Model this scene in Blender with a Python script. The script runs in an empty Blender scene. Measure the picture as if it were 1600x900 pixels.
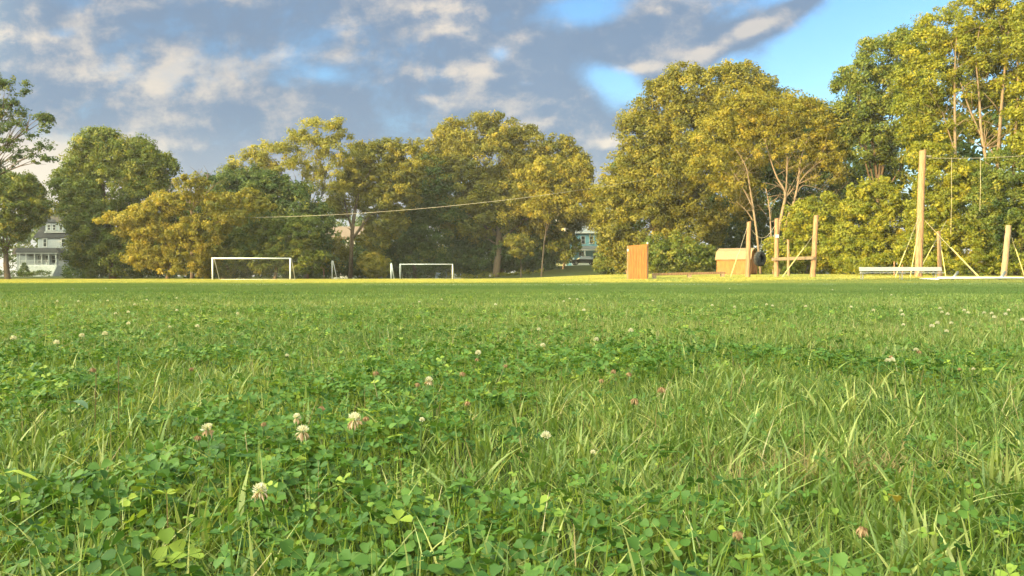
import bpy, math, random
import numpy as np
from mathutils import Vector, Matrix

SC = bpy.context.scene
COL = SC.collection
R = math.radians
F = 1209.0            # focal length in pixels of the 1600 px wide photograph
CAMZ = 0.34
HOR = 432.0

# ------------------------------------------------------------------ camera, sky, sun, exposure
cd = bpy.data.cameras.new('camera')
cam = bpy.data.objects.new('camera', cd)
COL.objects.link(cam)
cd.sensor_width = 36.0
cd.lens = 36.0 * F / 1600.0
cd.clip_start = 0.02
cd.clip_end = 3000
cam.location = (0, 0, CAMZ)
cam.rotation_euler = (R(90 - math.degrees(math.atan((450 - HOR) / F))), 0, 0)
SC.camera = cam

SUN_AZ = 55.0         # degrees to the left of straight behind the camera
SUN_EL = 10.0
S = Vector((-math.sin(R(SUN_AZ)) * math.cos(R(SUN_EL)), -math.cos(R(SUN_AZ)) * math.cos(R(SUN_EL)), math.sin(R(SUN_EL))))
sl = bpy.data.lights.new('sun', 'SUN')
sl.energy = 5.0
sl.angle = R(0.5)
sl.color = (1.0, 0.69, 0.27)
so = bpy.data.objects.new('sun', sl)
COL.objects.link(so)
so.rotation_euler = (-S).to_track_quat('-Z', 'Y').to_euler()
so.location = (-20, -20, 30)

SC.view_settings.view_transform = 'Standard'
SC.view_settings.look = 'None'
SC.view_settings.gamma = 1.0
SC.view_settings.use_curve_mapping = False
EXPO = 1.45
SC.view_settings.exposure = EXPO
SC.render.engine = 'CYCLES'
SC.cycles.use_denoising = True
SC.cycles.max_bounces = 6
SC.cycles.diffuse_bounces = 3
SC.cycles.transparent_max_bounces = 4
SC.cycles.sample_clamp_indirect = 4


class NT:
    """small helper to write node trees"""
    def __init__(s, tree):
        s.t = tree
        s.n = tree.nodes
        s.l = tree.links
        s.n.clear()

    def new(s, typ, **kw):
        n = s.n.new(typ)
        for k, v in kw.items():
            setattr(n, k, v)
        return n

    def put(s, sock, v):
        if v is None:
            return
        if isinstance(v, bpy.types.NodeSocket):
            s.l.new(v, sock)
        else:
            sock.default_value = v

    def math(s, op, a, b=None, c=None, clamp=False):
        n = s.new('ShaderNodeMath', operation=op, use_clamp=clamp)
        s.put(n.inputs[0], a)
        s.put(n.inputs[1], b)
        if c is not None:
            s.put(n.inputs[2], c)
        return n.outputs[0]

    def smooth(s, v, a, b):
        n = s.new('ShaderNodeMapRange', interpolation_type='SMOOTHSTEP')
        s.put(n.inputs[0], v)
        n.inputs[1].default_value = a
        n.inputs[2].default_value = b
        return n.outputs[0]

    def mix(s, f, a, b, mode='MIX'):
        n = s.new('ShaderNodeMix', data_type='RGBA', blend_type=mode)
        s.put(n.inputs[0], f)
        s.put(n.inputs[6], tuple(a) + (1,) if isinstance(a, (tuple, list)) and len(a) == 3 else a)
        s.put(n.inputs[7], tuple(b) + (1,) if isinstance(b, (tuple, list)) and len(b) == 3 else b)
        return n.outputs[2]

    def noise(s, vec, scale, detail=4, rough=0.55, dist=0.0):
        n = s.new('ShaderNodeTexNoise')
        s.put(n.inputs['Vector'], vec)
        n.inputs['Scale'].default_value = scale
        n.inputs['Detail'].default_value = detail
        n.inputs['Roughness'].default_value = rough
        n.inputs['Distortion'].default_value = dist
        return n.outputs['Fac']


def build_world():
    w = bpy.data.worlds.new('World')
    SC.world = w
    w.use_nodes = True
    k = NT(w.node_tree)
    STR = 0.12
    sky = k.new('ShaderNodeTexSky', sky_type='NISHITA')
    sky.sun_disc = False
    sky.sun_elevation = R(SUN_EL)
    sky.sun_rotation = R(180 + SUN_AZ)
    sky.air_density = 1.0
    sky.dust_density = 0.4
    sky.ozone_density = 2.0
    tc = k.new('ShaderNodeTexCoord')
    sep = k.new('ShaderNodeSeparateXYZ')
    k.l.new(tc.outputs['Generated'], sep.inputs[0])
    x, y, z = sep.outputs
    yy = k.math('MAXIMUM', y, 0.22)
    gx = k.math('DIVIDE', x, yy)
    gz = k.math('DIVIDE', z, yy)
    g = k.new('ShaderNodeCombineXYZ')
    k.l.new(gx, g.inputs[0])
    k.l.new(gz, g.inputs[1])
    g = g.outputs[0]
    # cloud layer seen in perspective
    zz = k.math('ADD', k.math('MAXIMUM', z, 0.0), 0.16)
    cu = k.new('ShaderNodeCombineXYZ')
    k.l.new(k.math('DIVIDE', x, zz), cu.inputs[0])
    k.l.new(k.math('DIVIDE', y, zz), cu.inputs[1])
    cu = cu.outputs[0]

    def blobs(lst):
        acc = None
        for (px, py, rx, ry, rot, amp) in lst:
            m = k.new('ShaderNodeMapping', vector_type='TEXTURE')
            k.l.new(g, m.inputs[0])
            m.inputs[1].default_value = ((px - 800) / F, (HOR - py) / F, 0)
            m.inputs[2].default_value = (0, 0, R(rot))
            m.inputs[3].default_value = (rx / F, ry / F, 1)
            d = k.new('ShaderNodeVectorMath', operation='DOT_PRODUCT')
            k.l.new(m.outputs[0], d.inputs[0])
            k.l.new(m.outputs[0], d.inputs[1])
            e = k.math('MULTIPLY', k.math('EXPONENT', k.math('MULTIPLY', d.outputs['Value'], -1.0)), amp)
            acc = e if acc is None else k.math('ADD', acc, e)
        return acc

    sq = k.new('ShaderNodeMapping')
    sq.inputs[3].default_value = (1.0, 1.7, 1.0)
    k.l.new(g, sq.inputs[0])
    n1 = k.noise(sq.outputs[0], 3.2, 10, 0.6, 0.2)
    n2 = k.noise(g, 7.0, 9, 0.6, 0.3)
    n3 = k.noise(g, 16.0, 8, 0.62, 0.4)
    cover = blobs([(1460, 20, 240, 260, 0, -0.66), (1380, 160, 200, 70, 0, -0.25), (955, 125, 70, 32, -20, -0.36),
                   (905, 22, 60, 28, 0, -0.36), (100, 56, 30, 13, 0, -0.25), (512, 118, 34, 15, 0, -0.22),
                   (782, 86, 22, 16, 0, -0.34), (830, 132, 24, 10, 0, -0.25), (1080, 135, 55, 12, 25, -0.30),
                   (1195, 40, 75, 22, 22, 0.55), (1255, 4, 40, 13, 28, 0.30), (1000, 70, 130, 38, 8, 0.32),
                   (1060, 100, 80, 22, 25, 0.28), (870, 200, 120, 50, 0, 0.20), (60, 300, 150, 50, 0, 0.25),
                   (1245, 198, 34, 7, 0, 0.38)])
    cov = k.math('ADD', k.math('MULTIPLY', k.math('SUBTRACT', n1, 0.5), 1.1), k.math('MULTIPLY', k.math('SUBTRACT', n2, 0.5), 0.8))
    cov = k.math('ADD', k.math('ADD', cov, cover), 0.36)
    mask = k.smooth(cov, -0.02, 0.36)
    lit = blobs([(235, 110, 95, 38, 0, 0.52), (300, 150, 120, 30, 0, 0.20), (450, 85, 34, 13, 0, 0.50), (540, 42, 24, 14, 0, 0.55),
                 (700, 50, 34, 14, 0, 0.48), (708, 118, 52, 17, 0, 0.60), (690, 12, 70, 20, 0, 0.36), (1178, 45, 38, 11, 18, 1.15),
                 (1100, 84, 38, 14, 28, 0.75), (995, 110, 38, 9, 8, 0.85), (1030, 18, 18, 8, 0, 0.70), (110, 262, 130, 34, 8, 0.60),
                 (20, 50, 60, 30, 0, 0.25), (665, 156, 22, 8, 0, 0.45), (960, 226, 36, 12, 0, 0.5), (850, 192, 40, 10, 10, 0.34),
                 (570, 95, 60, 10, 0, 0.22), (40, 232, 90, 24, 0, 0.34), (50, 300, 170, 44, 0, 0.62), (360, 240, 90, 18, 0, 0.22), (760, 160, 60, 12, 0, 0.25),
                 (340, 0, 80, 14, 0, 0.22),
                 (330, 40, 110, 26, 0, -0.22), (1000, 62, 110, 26, 5, -0.18), (420, 195, 180, 28, 0, -0.16), (1260, 10, 40, 14, 25, -0.1)])
    # relief: the cloud field against itself a little nearer the light gives puffs a lit and a shaded side
    def field(v):
        return k.math('ADD', k.noise(v, 5.5, 10, 0.58, 0.25), k.math('MULTIPLY', k.noise(v, 15.0, 8, 0.6, 0.2), 0.5))
    of = k.new('ShaderNodeVectorMath', operation='ADD')
    k.l.new(sq.outputs[0], of.inputs[0])
    of.inputs[1].default_value = (-0.022, 0.030, 0)
    relief = k.math('SUBTRACT', field(sq.outputs[0]), field(of.outputs[0]))
    lit = k.math('ADD', k.math('MULTIPLY', relief, k.math('ADD', k.math('MULTIPLY', lit, 2.2), 1.5)), lit)
    lv = k.math('ADD', k.math('ADD', k.math('MULTIPLY', k.math('SUBTRACT', n3, 0.5), 1.1), k.math('MULTIPLY', k.math('SUBTRACT', n2, 0.5), 1.3)), lit)
    litm = k.smooth(lv, -0.10, 0.70)
    ex = 2 ** (-EXPO) / STR

    def c(r, gg, b):
        return (r * ex, gg * ex, b * ex)
    ccol = k.mix(litm, c(.240, .335, .480), c(1.05, .90, .71))
    ccol = k.mix(k.smooth(n1, 0.35, 0.7), k.mix(0.45, ccol, c(.175, .265, .41)), ccol)
    # sky glow round the low sun behind the camera, boosted to fill shade
    dv = k.new('ShaderNodeVectorMath', operation='DOT_PRODUCT')
    k.l.new(tc.outputs['Generated'], dv.inputs[0])
    dv.inputs[1].default_value = S
    glow = k.smooth(dv.outputs['Value'], -0.05, 1.0)
    glowc = k.mix(glow, (1, 1, 1), (25, 21.2, 13))
    ccol = k.mix(1.0, ccol, glowc, 'MULTIPLY')
    # cloud above the view is brightened, added light to lift the shaded lawn
    zen = k.smooth(z, 0.36, 0.85)
    ccol = k.mix(1.0, ccol, k.mix(zen, (1, 1, 1), (1.9, 1.8, 1.3)), 'MULTIPLY')
    # clear blue, paler low down
    low = k.smooth(z, 0.0, 0.34)
    blue = k.mix(1.0, sky.outputs[0], k.mix(low, (0.92, 0.98, 0.98), (0.62, 0.84, 1.00)), 'MULTIPLY')
    # pale cream light under the clouds at the horizon on the left
    hor = k.math('MULTIPLY', k.smooth(z, 0.20, 0.02), 0.55)
    ccol = k.mix(hor, ccol, k.mix(glow, c(.74, .74, .74), c(1.6, 1.3, .9)))
    out = k.mix(k.math('MULTIPLY', mask, 0.94), blue, ccol)
    warm = k.math('MULTIPLY', blobs([(10, 285, 150, 48, 6, 0.9)]), k.math('ADD', k.math('MULTIPLY', n3, 0.9), 0.35), clamp=True)
    out = k.mix(warm, out, c(1.0, .90, .72))
    bg = k.new('ShaderNodeBackground')
    k.l.new(out, bg.inputs[0])
    bg.inputs[1].default_value = STR
    o = k.new('ShaderNodeOutputWorld')
    k.l.new(bg.outputs[0], o.inputs[0])
    w.cycles.sampling_method = 'MANUAL'
    w.cycles.sample_map_resolution = 512


build_world()

# ------------------------------------------------------------------ general helpers
rng = np.random.default_rng(11)
random.seed(5)


def ss(t, a, b):
    t = np.clip((np.asarray(t, float) - a) / (b - a), 0, 1)
    return t * t * (3 - 2 * t)


def vnoise(x, y, scale, seed=0):
    """2-D value noise, 0..1"""
    x = np.asarray(x, float) / scale + 1000
    y = np.asarray(y, float) / scale + 1000
    xi = np.floor(x).astype(np.int64)
    yi = np.floor(y).astype(np.int64)
    fx = x - xi
    fy = y - yi
    fx = fx * fx * (3 - 2 * fx)
    fy = fy * fy * (3 - 2 * fy)

    def h(a, b):
        v = np.sin((a % 4096) * 127.1 + (b % 4096) * 311.7 + seed * 74.7) * 43758.5453
        return v - np.floor(v)
    return (h(xi, yi) * (1 - fx) + h(xi + 1, yi) * fx) * (1 - fy) + (h(xi, yi + 1) * (1 - fx) + h(xi + 1, yi + 1) * fx) * fy


def gz(x, y):
    x = np.asarray(x, float)
    y = np.asarray(y, float)
    r = ss(x, -2, 14)
    z = 0.30 * r * ss(y, 42, 54) + 0.20 * r * ss(y, 54, 70)
    z = z + 1.75 * ss(x, -8, 8) * ss(y, 98, 128)
    z = z + 0.35 * (1 - ss(x, -60, -30)) * ss(y, 95, 125)
    z = z + 0.03 * (vnoise(x, y, 9, 3) - 0.5) * ss(y, 4, 12)
    return z


def gzf(x, y):
    return float(gz(x, y))


def P(px, py, d):
    return Vector(((px - 800) / F * d, d, CAMZ + (HOR - py) / F * d))


def tag(o, label=None, cat=None, group=None, kind=None):
    if label:
        o['label'] = label
    if cat:
        o['category'] = cat
    if group:
        o['group'] = group
    if kind:
        o['kind'] = kind
    return o


def empty(name, loc, rz=0.0):
    o = bpy.data.objects.new(name, None)
    COL.objects.link(o)
    o.location = loc
    o.rotation_euler = (0, 0, rz)
    o.empty_display_size = 0.2
    return o


def np_mesh(name, V, Q, mat, parent=None, v=None, smooth=False, origin=(0, 0, 0)):
    V = np.ascontiguousarray(V, dtype=np.float32)
    Q = np.ascontiguousarray(Q, dtype=np.int32)
    m = bpy.data.meshes.new(name)
    n, kf = Q.shape
    m.vertices.add(len(V))
    m.vertices.foreach_set('co', (V - np.array(origin, dtype=np.float32)).ravel())
    m.loops.add(n * kf)
    m.loops.foreach_set('vertex_index', Q.ravel())
    m.polygons.add(n)
    m.polygons.foreach_set('loop_start', np.arange(0, n * kf, kf, dtype=np.int32))
    m.polygons.foreach_set('loop_total', np.full(n, kf, dtype=np.int32))
    if smooth:
        m.polygons.foreach_set('use_smooth', np.ones(n, dtype=bool))
    m.update(calc_edges=True)
    if v is not None:
        a = m.attributes.new('v', 'FLOAT', 'POINT')
        a.data.foreach_set('value', np.ascontiguousarray(v, dtype=np.float32))
    m.materials.append(mat)
    o = bpy.data.objects.new(name, m)
    COL.objects.link(o)
    o.location = origin
    if parent is not None:
        o.parent = parent
    return o


class MB:
    """collects simple solids, links them as ONE mesh object (local coordinates of the parent)"""
    def __init__(s):
        s.v = []
        s.f = []

    def add(s, vs, fs):
        b = len(s.v)
        s.v += [tuple(q) for q in vs]
        s.f += [tuple(b + i for i in f) for f in fs]
        return s

    def box(s, c, size, rz=0.0, mtx=None):
        hx, hy, hz = size[0] / 2, size[1] / 2, size[2] / 2
        e = min(hx, hy, hz) * 0.12
        vs = []
        m = mtx if mtx is not None else Matrix.Rotation(rz, 3, 'Z')
        # chamfered box: 24 vertices
        for sx in (-1, 1):
            for sy in (-1, 1):
                for sz in (-1, 1):
                    for a in range(3):
                        p = [sx * (hx - e), sy * (hy - e), sz * (hz - e)]
                        p[a] = (sx, sy, sz)[a] * (hx, hy, hz)[a]
                        vs.append(Vector(c) + m @ Vector(p))

        def ix(sx, sy, sz, a):
            return ((((sx + 1) // 2) * 2 + (sy + 1) // 2) * 2 + (sz + 1) // 2) * 3 + a
        fs = []
        for a in range(3):
            for sg in (-1, 1):
                q = []
                for (u, w) in ((-1, -1), (1, -1), (1, 1), (-1, 1)):
                    t = [0, 0, 0]
                    t[a] = sg
                    t[(a + 1) % 3] = u
                    t[(a + 2) % 3] = w
                    q.append(ix(*t, a))
                fs.append(q if sg > 0 else q[::-1])
        for a in range(3):
            b, cc = (a + 1) % 3, (a + 2) % 3
            for u in (-1, 1):
                for w in (-1, 1):
                    t1 = [0, 0, 0]
                    t1[b] = u
                    t1[cc] = w
                    t1[a] = -1
                    t2 = list(t1)
                    t2[a] = 1
                    fs.append([ix(*t1, b), ix(*t2, b), ix(*t2, cc), ix(*t1, cc)])
        for sx in (-1, 1):
            for sy in (-1, 1):
                for sz in (-1, 1):
                    fs.append([ix(sx, sy, sz, 0), ix(sx, sy, sz, 1), ix(sx, sy, sz, 2)])
        return s.add(vs, fs)

    def tube(s, pts, rad, n=8, cap=True, wob=0.0):
        pts = [Vector(p) for p in pts]
        if not hasattr(rad, '__len__'):
            rad = [rad] * len(pts)
        rings = []
        up = Vector((0, 0, 1))
        for i, p in enumerate(pts):
            t = (pts[min(i + 1, len(pts) - 1)] - pts[max(i - 1, 0)]).normalized()
            a = up if abs(t.z) < 0.9 else Vector((1, 0, 0))
            u = t.cross(a).normalized()
            w = u.cross(t).normalized()
            rings.append([p + (u * math.cos(k * 2 * math.pi / n) + w * math.sin(k * 2 * math.pi / n)) * rad[i] * (1 + wob * random.uniform(-1, 1)) for k in range(n)])
        vs = [q for r in rings for q in r]
        fs = []
        for i in range(len(pts) - 1):
            for k in range(n):
                fs.append((i * n + k, i * n + (k + 1) % n, (i + 1) * n + (k + 1) % n, (i + 1) * n + k))
        if cap:
            fs.append(tuple(range(n))[::-1])
            fs.append(tuple((len(pts) - 1) * n + k for k in range(n)))
        return s.add(vs, fs)

    def prism(s, prof, y0, y1):
        """profile in xz extruded along y"""
        n = len(prof)
        vs = [(p[0], y0, p[1]) for p in prof] + [(p[0], y1, p[1]) for p in prof]
        fs = [tuple(range(n)), tuple(range(n, 2 * n))[::-1]] + [(i, i + n, (i + 1) % n + n, (i + 1) % n) for i in range(n)]
        return s.add(vs, fs)

    def build(s, name, mat, parent=None, loc=(0, 0, 0), smooth=False):
        m = bpy.data.meshes.new(name)
        m.from_pydata([tuple(q) for q in s.v], [], s.f)
        m.materials.append(mat)
        if smooth:
            for p in m.polygons:
                p.use_smooth = True
        m.update()
        import bmesh
        bm = bmesh.new()
        bm.from_mesh(m)
        bmesh.ops.recalc_face_normals(bm, faces=bm.faces)
        bm.to_mesh(m)
        bm.free()
        o = bpy.data.objects.new(name, m)
        COL.objects.link(o)
        o.location = loc
        if parent is not None:
            o.parent = parent
        return o


# ------------------------------------------------------------------ materials
def mat_leaf(name, a, b, c=None, transl=0.35, rough=0.5, spec=0.25):
    m = bpy.data.materials.new(name)
    m.use_nodes = True
    k = NT(m.node_tree)
    at = k.new('ShaderNodeAttribute', attribute_name='v')
    cr = k.new('ShaderNodeValToRGB')
    k.l.new(at.outputs['Fac'], cr.inputs[0])
    e = cr.color_ramp.elements
    e[0].position = 0.0
    e[0].color = (*a, 1)
    e[1].position = 1.0
    e[1].color = (*(c or b), 1)
    if c:
        q = e.new(0.6)
        q.color = (*b, 1)
    pr = k.new('ShaderNodeBsdfPrincipled')
    k.l.new(cr.outputs[0], pr.inputs['Base Color'])
    pr.inputs['Roughness'].default_value = rough
    pr.inputs['Specular IOR Level'].default_value = spec
    tr = k.new('ShaderNodeBsdfTranslucent')
    tcol = k.mix(1.0, cr.outputs[0], (1.25, 1.15, 0.55), 'MULTIPLY')
    k.l.new(tcol, tr.inputs[0])
    mx = k.new('ShaderNodeMixShader')
    mx.inputs[0].default_value = transl
    k.l.new(pr.outputs[0], mx.inputs[1])
    k.l.new(tr.outputs[0], mx.inputs[2])
    o = k.new('ShaderNodeOutputMaterial')
    k.l.new(mx.outputs[0], o.inputs[0])
    return m


def mat_basic(name, a, b=None, scale=4.0, rough=0.6, stretch=(1, 1, 1), bump=0.0, metal=0.0, spec=0.4, detail=5):
    m = bpy.data.materials.new(name)
    m.use_nodes = True
    k = NT(m.node_tree)
    tc = k.new('ShaderNodeTexCoord')
    mp = k.new('ShaderNodeMapping')
    mp.inputs[3].default_value = stretch
    k.l.new(tc.outputs['Object'], mp.inputs[0])
    n = k.noise(mp.outputs[0], scale, detail, 0.6)
    pr = k.new('ShaderNodeBsdfPrincipled')
    if b is None:
        b = tuple(q * 0.75 for q in a)
    k.l.new(k.mix(k.smooth(n, 0.3, 0.7), a, b), pr.inputs['Base Color'])
    pr.inputs['Roughness'].default_value = rough
    pr.inputs['Metallic'].default_value = metal
    pr.inputs['Specular IOR Level'].default_value = spec
    if bump:
        bp = k.new('ShaderNodeBump')
        bp.inputs['Strength'].default_value = bump
        bp.inputs['Distance'].default_value = 0.03
        k.l.new(n, bp.inputs['Height'])
        k.l.new(bp.outputs[0], pr.inputs['Normal'])
    o = k.new('ShaderNodeOutputMaterial')
    k.l.new(pr.outputs[0], o.inputs[0])
    return m


def mat_siding(name, a, step=0.16):
    m = mat_basic(name, a, tuple(q * 0.82 for q in a), 3.0, 0.7)
    k = m.node_tree
    pr = [n for n in k.nodes if n.type == 'BSDF_PRINCIPLED'][0]
    tc = [n for n in k.nodes if n.type == 'TEX_COORD'][0]
    wv = k.nodes.new('ShaderNodeTexWave')
    wv.wave_type = 'BANDS'
    wv.bands_direction = 'Z'
    wv.wave_profile = 'SAW'
    wv.inputs['Scale'].default_value = 0.314 / step
    k.links.new(tc.outputs['Object'], wv.inputs[0])
    bp = k.nodes.new('ShaderNodeBump')
    bp.inputs['Strength'].default_value = 0.6
    bp.inputs['Distance'].default_value = 0.03
    k.links.new(wv.outputs['Fac'], bp.inputs['Height'])
    k.links.new(bp.outputs[0], pr.inputs['Normal'])
    return m


def mat_ground():
    m = bpy.data.materials.new('lawn_ground')
    m.use_nodes = True
    k = NT(m.node_tree)
    tc = k.new('ShaderNodeTexCoord')
    v = tc.outputs['Object']
    big = k.noise(v, 0.12, 4)
    mid = k.noise(v, 1.6, 6, 0.65)
    fine = k.noise(v, 40, 4, 0.7)
    c = k.mix(k.smooth(big, 0.35, 0.65), (.045, .065, .020), (.060, .070, .024))
    c = k.mix(k.smooth(mid, 0.45, 0.75), c, (.085, .075, .035))
    c = k.mix(k.smooth(fine, 0.52, 0.75), c, (.022, .024, .012))
    pr = k.new('ShaderNodeBsdfPrincipled')
    k.l.new(c, pr.inputs['Base Color'])
    pr.inputs['Roughness'].default_value = 0.9
    pr.inputs['Specular IOR Level'].default_value = 0.1
    bp = k.new('ShaderNodeBump')
    bp.inputs['Strength'].default_value = 0.7
    bp.inputs['Distance'].default_value = 0.03
    k.l.new(k.math('ADD', fine, mid), bp.inputs['Height'])
    k.l.new(bp.outputs[0], pr.inputs['Normal'])
    o = k.new('ShaderNodeOutputMaterial')
    k.l.new(pr.outputs[0], o.inputs[0])
    return m


M = {}
M['ground'] = mat_ground()
M['grass'] = mat_leaf('grass_blades', (.058, .125, .026), (.180, .262, .054), (.520, .520, .200), 0.36, 0.36, 0.5)
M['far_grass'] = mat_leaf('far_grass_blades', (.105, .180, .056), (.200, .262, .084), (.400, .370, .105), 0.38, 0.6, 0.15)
M['clover'] = mat_leaf('clover_leaves', (.042, .110, .026), (.125, .232, .044), (.340, .410, .065), 0.30, 0.45, 0.25)
M['straw'] = mat_leaf('dry_straw', (.24, .17, .08), (.42, .33, .17), (.55, .48, .30), 0.25, 0.6)
M['bark'] = mat_basic('bark', (.16, .11, .07), (.07, .05, .035), 3, 0.9, (6, 6, 1), 0.6)
M['bark_pale'] = mat_basic('pale_bark', (.24, .18, .12), (.14, .10, .065), 3, 0.85, (6, 6, 1), 0.5)
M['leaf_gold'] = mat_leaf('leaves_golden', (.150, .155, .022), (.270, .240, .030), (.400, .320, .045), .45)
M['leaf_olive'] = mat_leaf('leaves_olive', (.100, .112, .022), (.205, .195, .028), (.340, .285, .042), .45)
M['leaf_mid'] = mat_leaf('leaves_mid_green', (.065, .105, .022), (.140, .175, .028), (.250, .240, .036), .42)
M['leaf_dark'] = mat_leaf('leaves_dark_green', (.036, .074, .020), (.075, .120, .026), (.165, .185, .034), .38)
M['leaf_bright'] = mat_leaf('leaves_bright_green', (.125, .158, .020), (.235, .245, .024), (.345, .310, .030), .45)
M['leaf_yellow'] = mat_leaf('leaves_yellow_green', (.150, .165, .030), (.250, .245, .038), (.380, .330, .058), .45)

# ------------------------------------------------------------------ the ground
def build_ground():
    t = np.linspace(-1, 1, 181)
    xs = np.sinh(t * 4.6) / np.sinh(4.6) * 900
    t2 = np.linspace(0, 1, 220)
    ys = np.concatenate([[-900, -400, -150, -60, -30, -15, -6, -2], np.sinh(t2 * 5.2) / np.sinh(5.2) * 1800])
    X, Y = np.meshgrid(xs, ys)
    Z = gz(X, Y)
    V = np.stack([X.ravel(), Y.ravel(), Z.ravel()], 1)
    nx, ny = len(xs), len(ys)
    i = np.arange(nx * ny).reshape(ny, nx)
    Q = np.stack([i[:-1, :-1].ravel(), i[:-1, 1:].ravel(), i[1:, 1:].ravel(), i[1:, :-1].ravel()], 1)
    o = np_mesh('ground', V, Q, M['ground'], smooth=True)
    tag(o, kind='structure')


build_ground()


# ------------------------------------------------------------------ grass blades
def blades(x, y, h, w, lean, seg, az=None, bend=1.0, v=None, zoff=-0.004, tipw=0.12):
    n = len(x)
    z = gz(x, y) + zoff
    if az is None:
        az = rng.uniform(0, 2 * np.pi, n)
    dx, dy = np.cos(az), np.sin(az)
    fa = az + np.pi / 2 + rng.normal(0, 0.7, n)
    wx, wy = np.cos(fa), np.sin(fa)
    V = np.zeros((n, (seg + 1) * 2, 3), np.float32)
    for s in range(seg + 1):
        t = s / seg
        out = h * np.sin(lean) * (t ** (1 + bend * 0.8))
        up = h * (t * np.cos(lean * 0.45) - 0.35 * t * t * np.abs(np.sin(lean)) * bend)
        ww = w * (1 - t ** 2 * (1 - tipw)) * 0.5 * (0.75 + 0.5 * math.sin(math.pi * min(1, t + 0.15)))
        cx = x + dx * out
        cy = y + dy * out
        V[:, 2 * s, 0] = cx - wx * ww
        V[:, 2 * s, 1] = cy - wy * ww
        V[:, 2 * s, 2] = z + up
        V[:, 2 * s + 1, 0] = cx + wx * ww
        V[:, 2 * s + 1, 1] = cy + wy * ww
        V[:, 2 * s + 1, 2] = z + up
    nv = (seg + 1) * 2
    base = (np.arange(n) * nv)[:, None]
    Q = np.concatenate([base + np.array([[2 * s, 2 * s + 1, 2 * s + 3, 2 * s + 2]]) for s in range(seg)], 0)
    if v is None:
        v = rng.random(n)
    return V.reshape(-1, 3), Q, np.repeat(v, nv)


def scatter(y0, y1, dens, mx=2.0, sl=0.72, yp=1.0):
    """uniform points in the strip y0..y1 of the view and its margins"""
    hw = sl * y1 + mx
    n = int(dens * (y1 - y0) * 2 * hw)
    y = rng.uniform(y0, y1, n)
    x = rng.uniform(-hw, hw, n)
    k = np.abs(x) < sl * y + mx
    return x[k], y[k]


def cloverness(x, y):
    c = 0.40 * vnoise(x, y, 0.42, 1) + 0.34 * vnoise(x, y, 0.13, 2) + 0.12 * vnoise(x, y, 2.5, 7) + .14 * rng.random(len(x))
    c = c - 0.10 * ss(x / np.maximum(y, .3), 0.0, 0.5) + 0.05
    return c


def patchcol(x, y):
    return 0.5 * vnoise(x, y, 1.1, 4) + 0.3 * vnoise(x, y, 0.35, 5) + 0.2 * vnoise(x, y, 6.0, 6)


def merge(parts):
    Vs, Qs, vs = [], [], []
    b = 0
    for V, Q, v in parts:
        Vs.append(V)
        Qs.append(Q + b)
        vs.append(v)
        b += len(V)
    return np.concatenate(Vs), np.concatenate(Qs), np.concatenate(vs)


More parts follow.
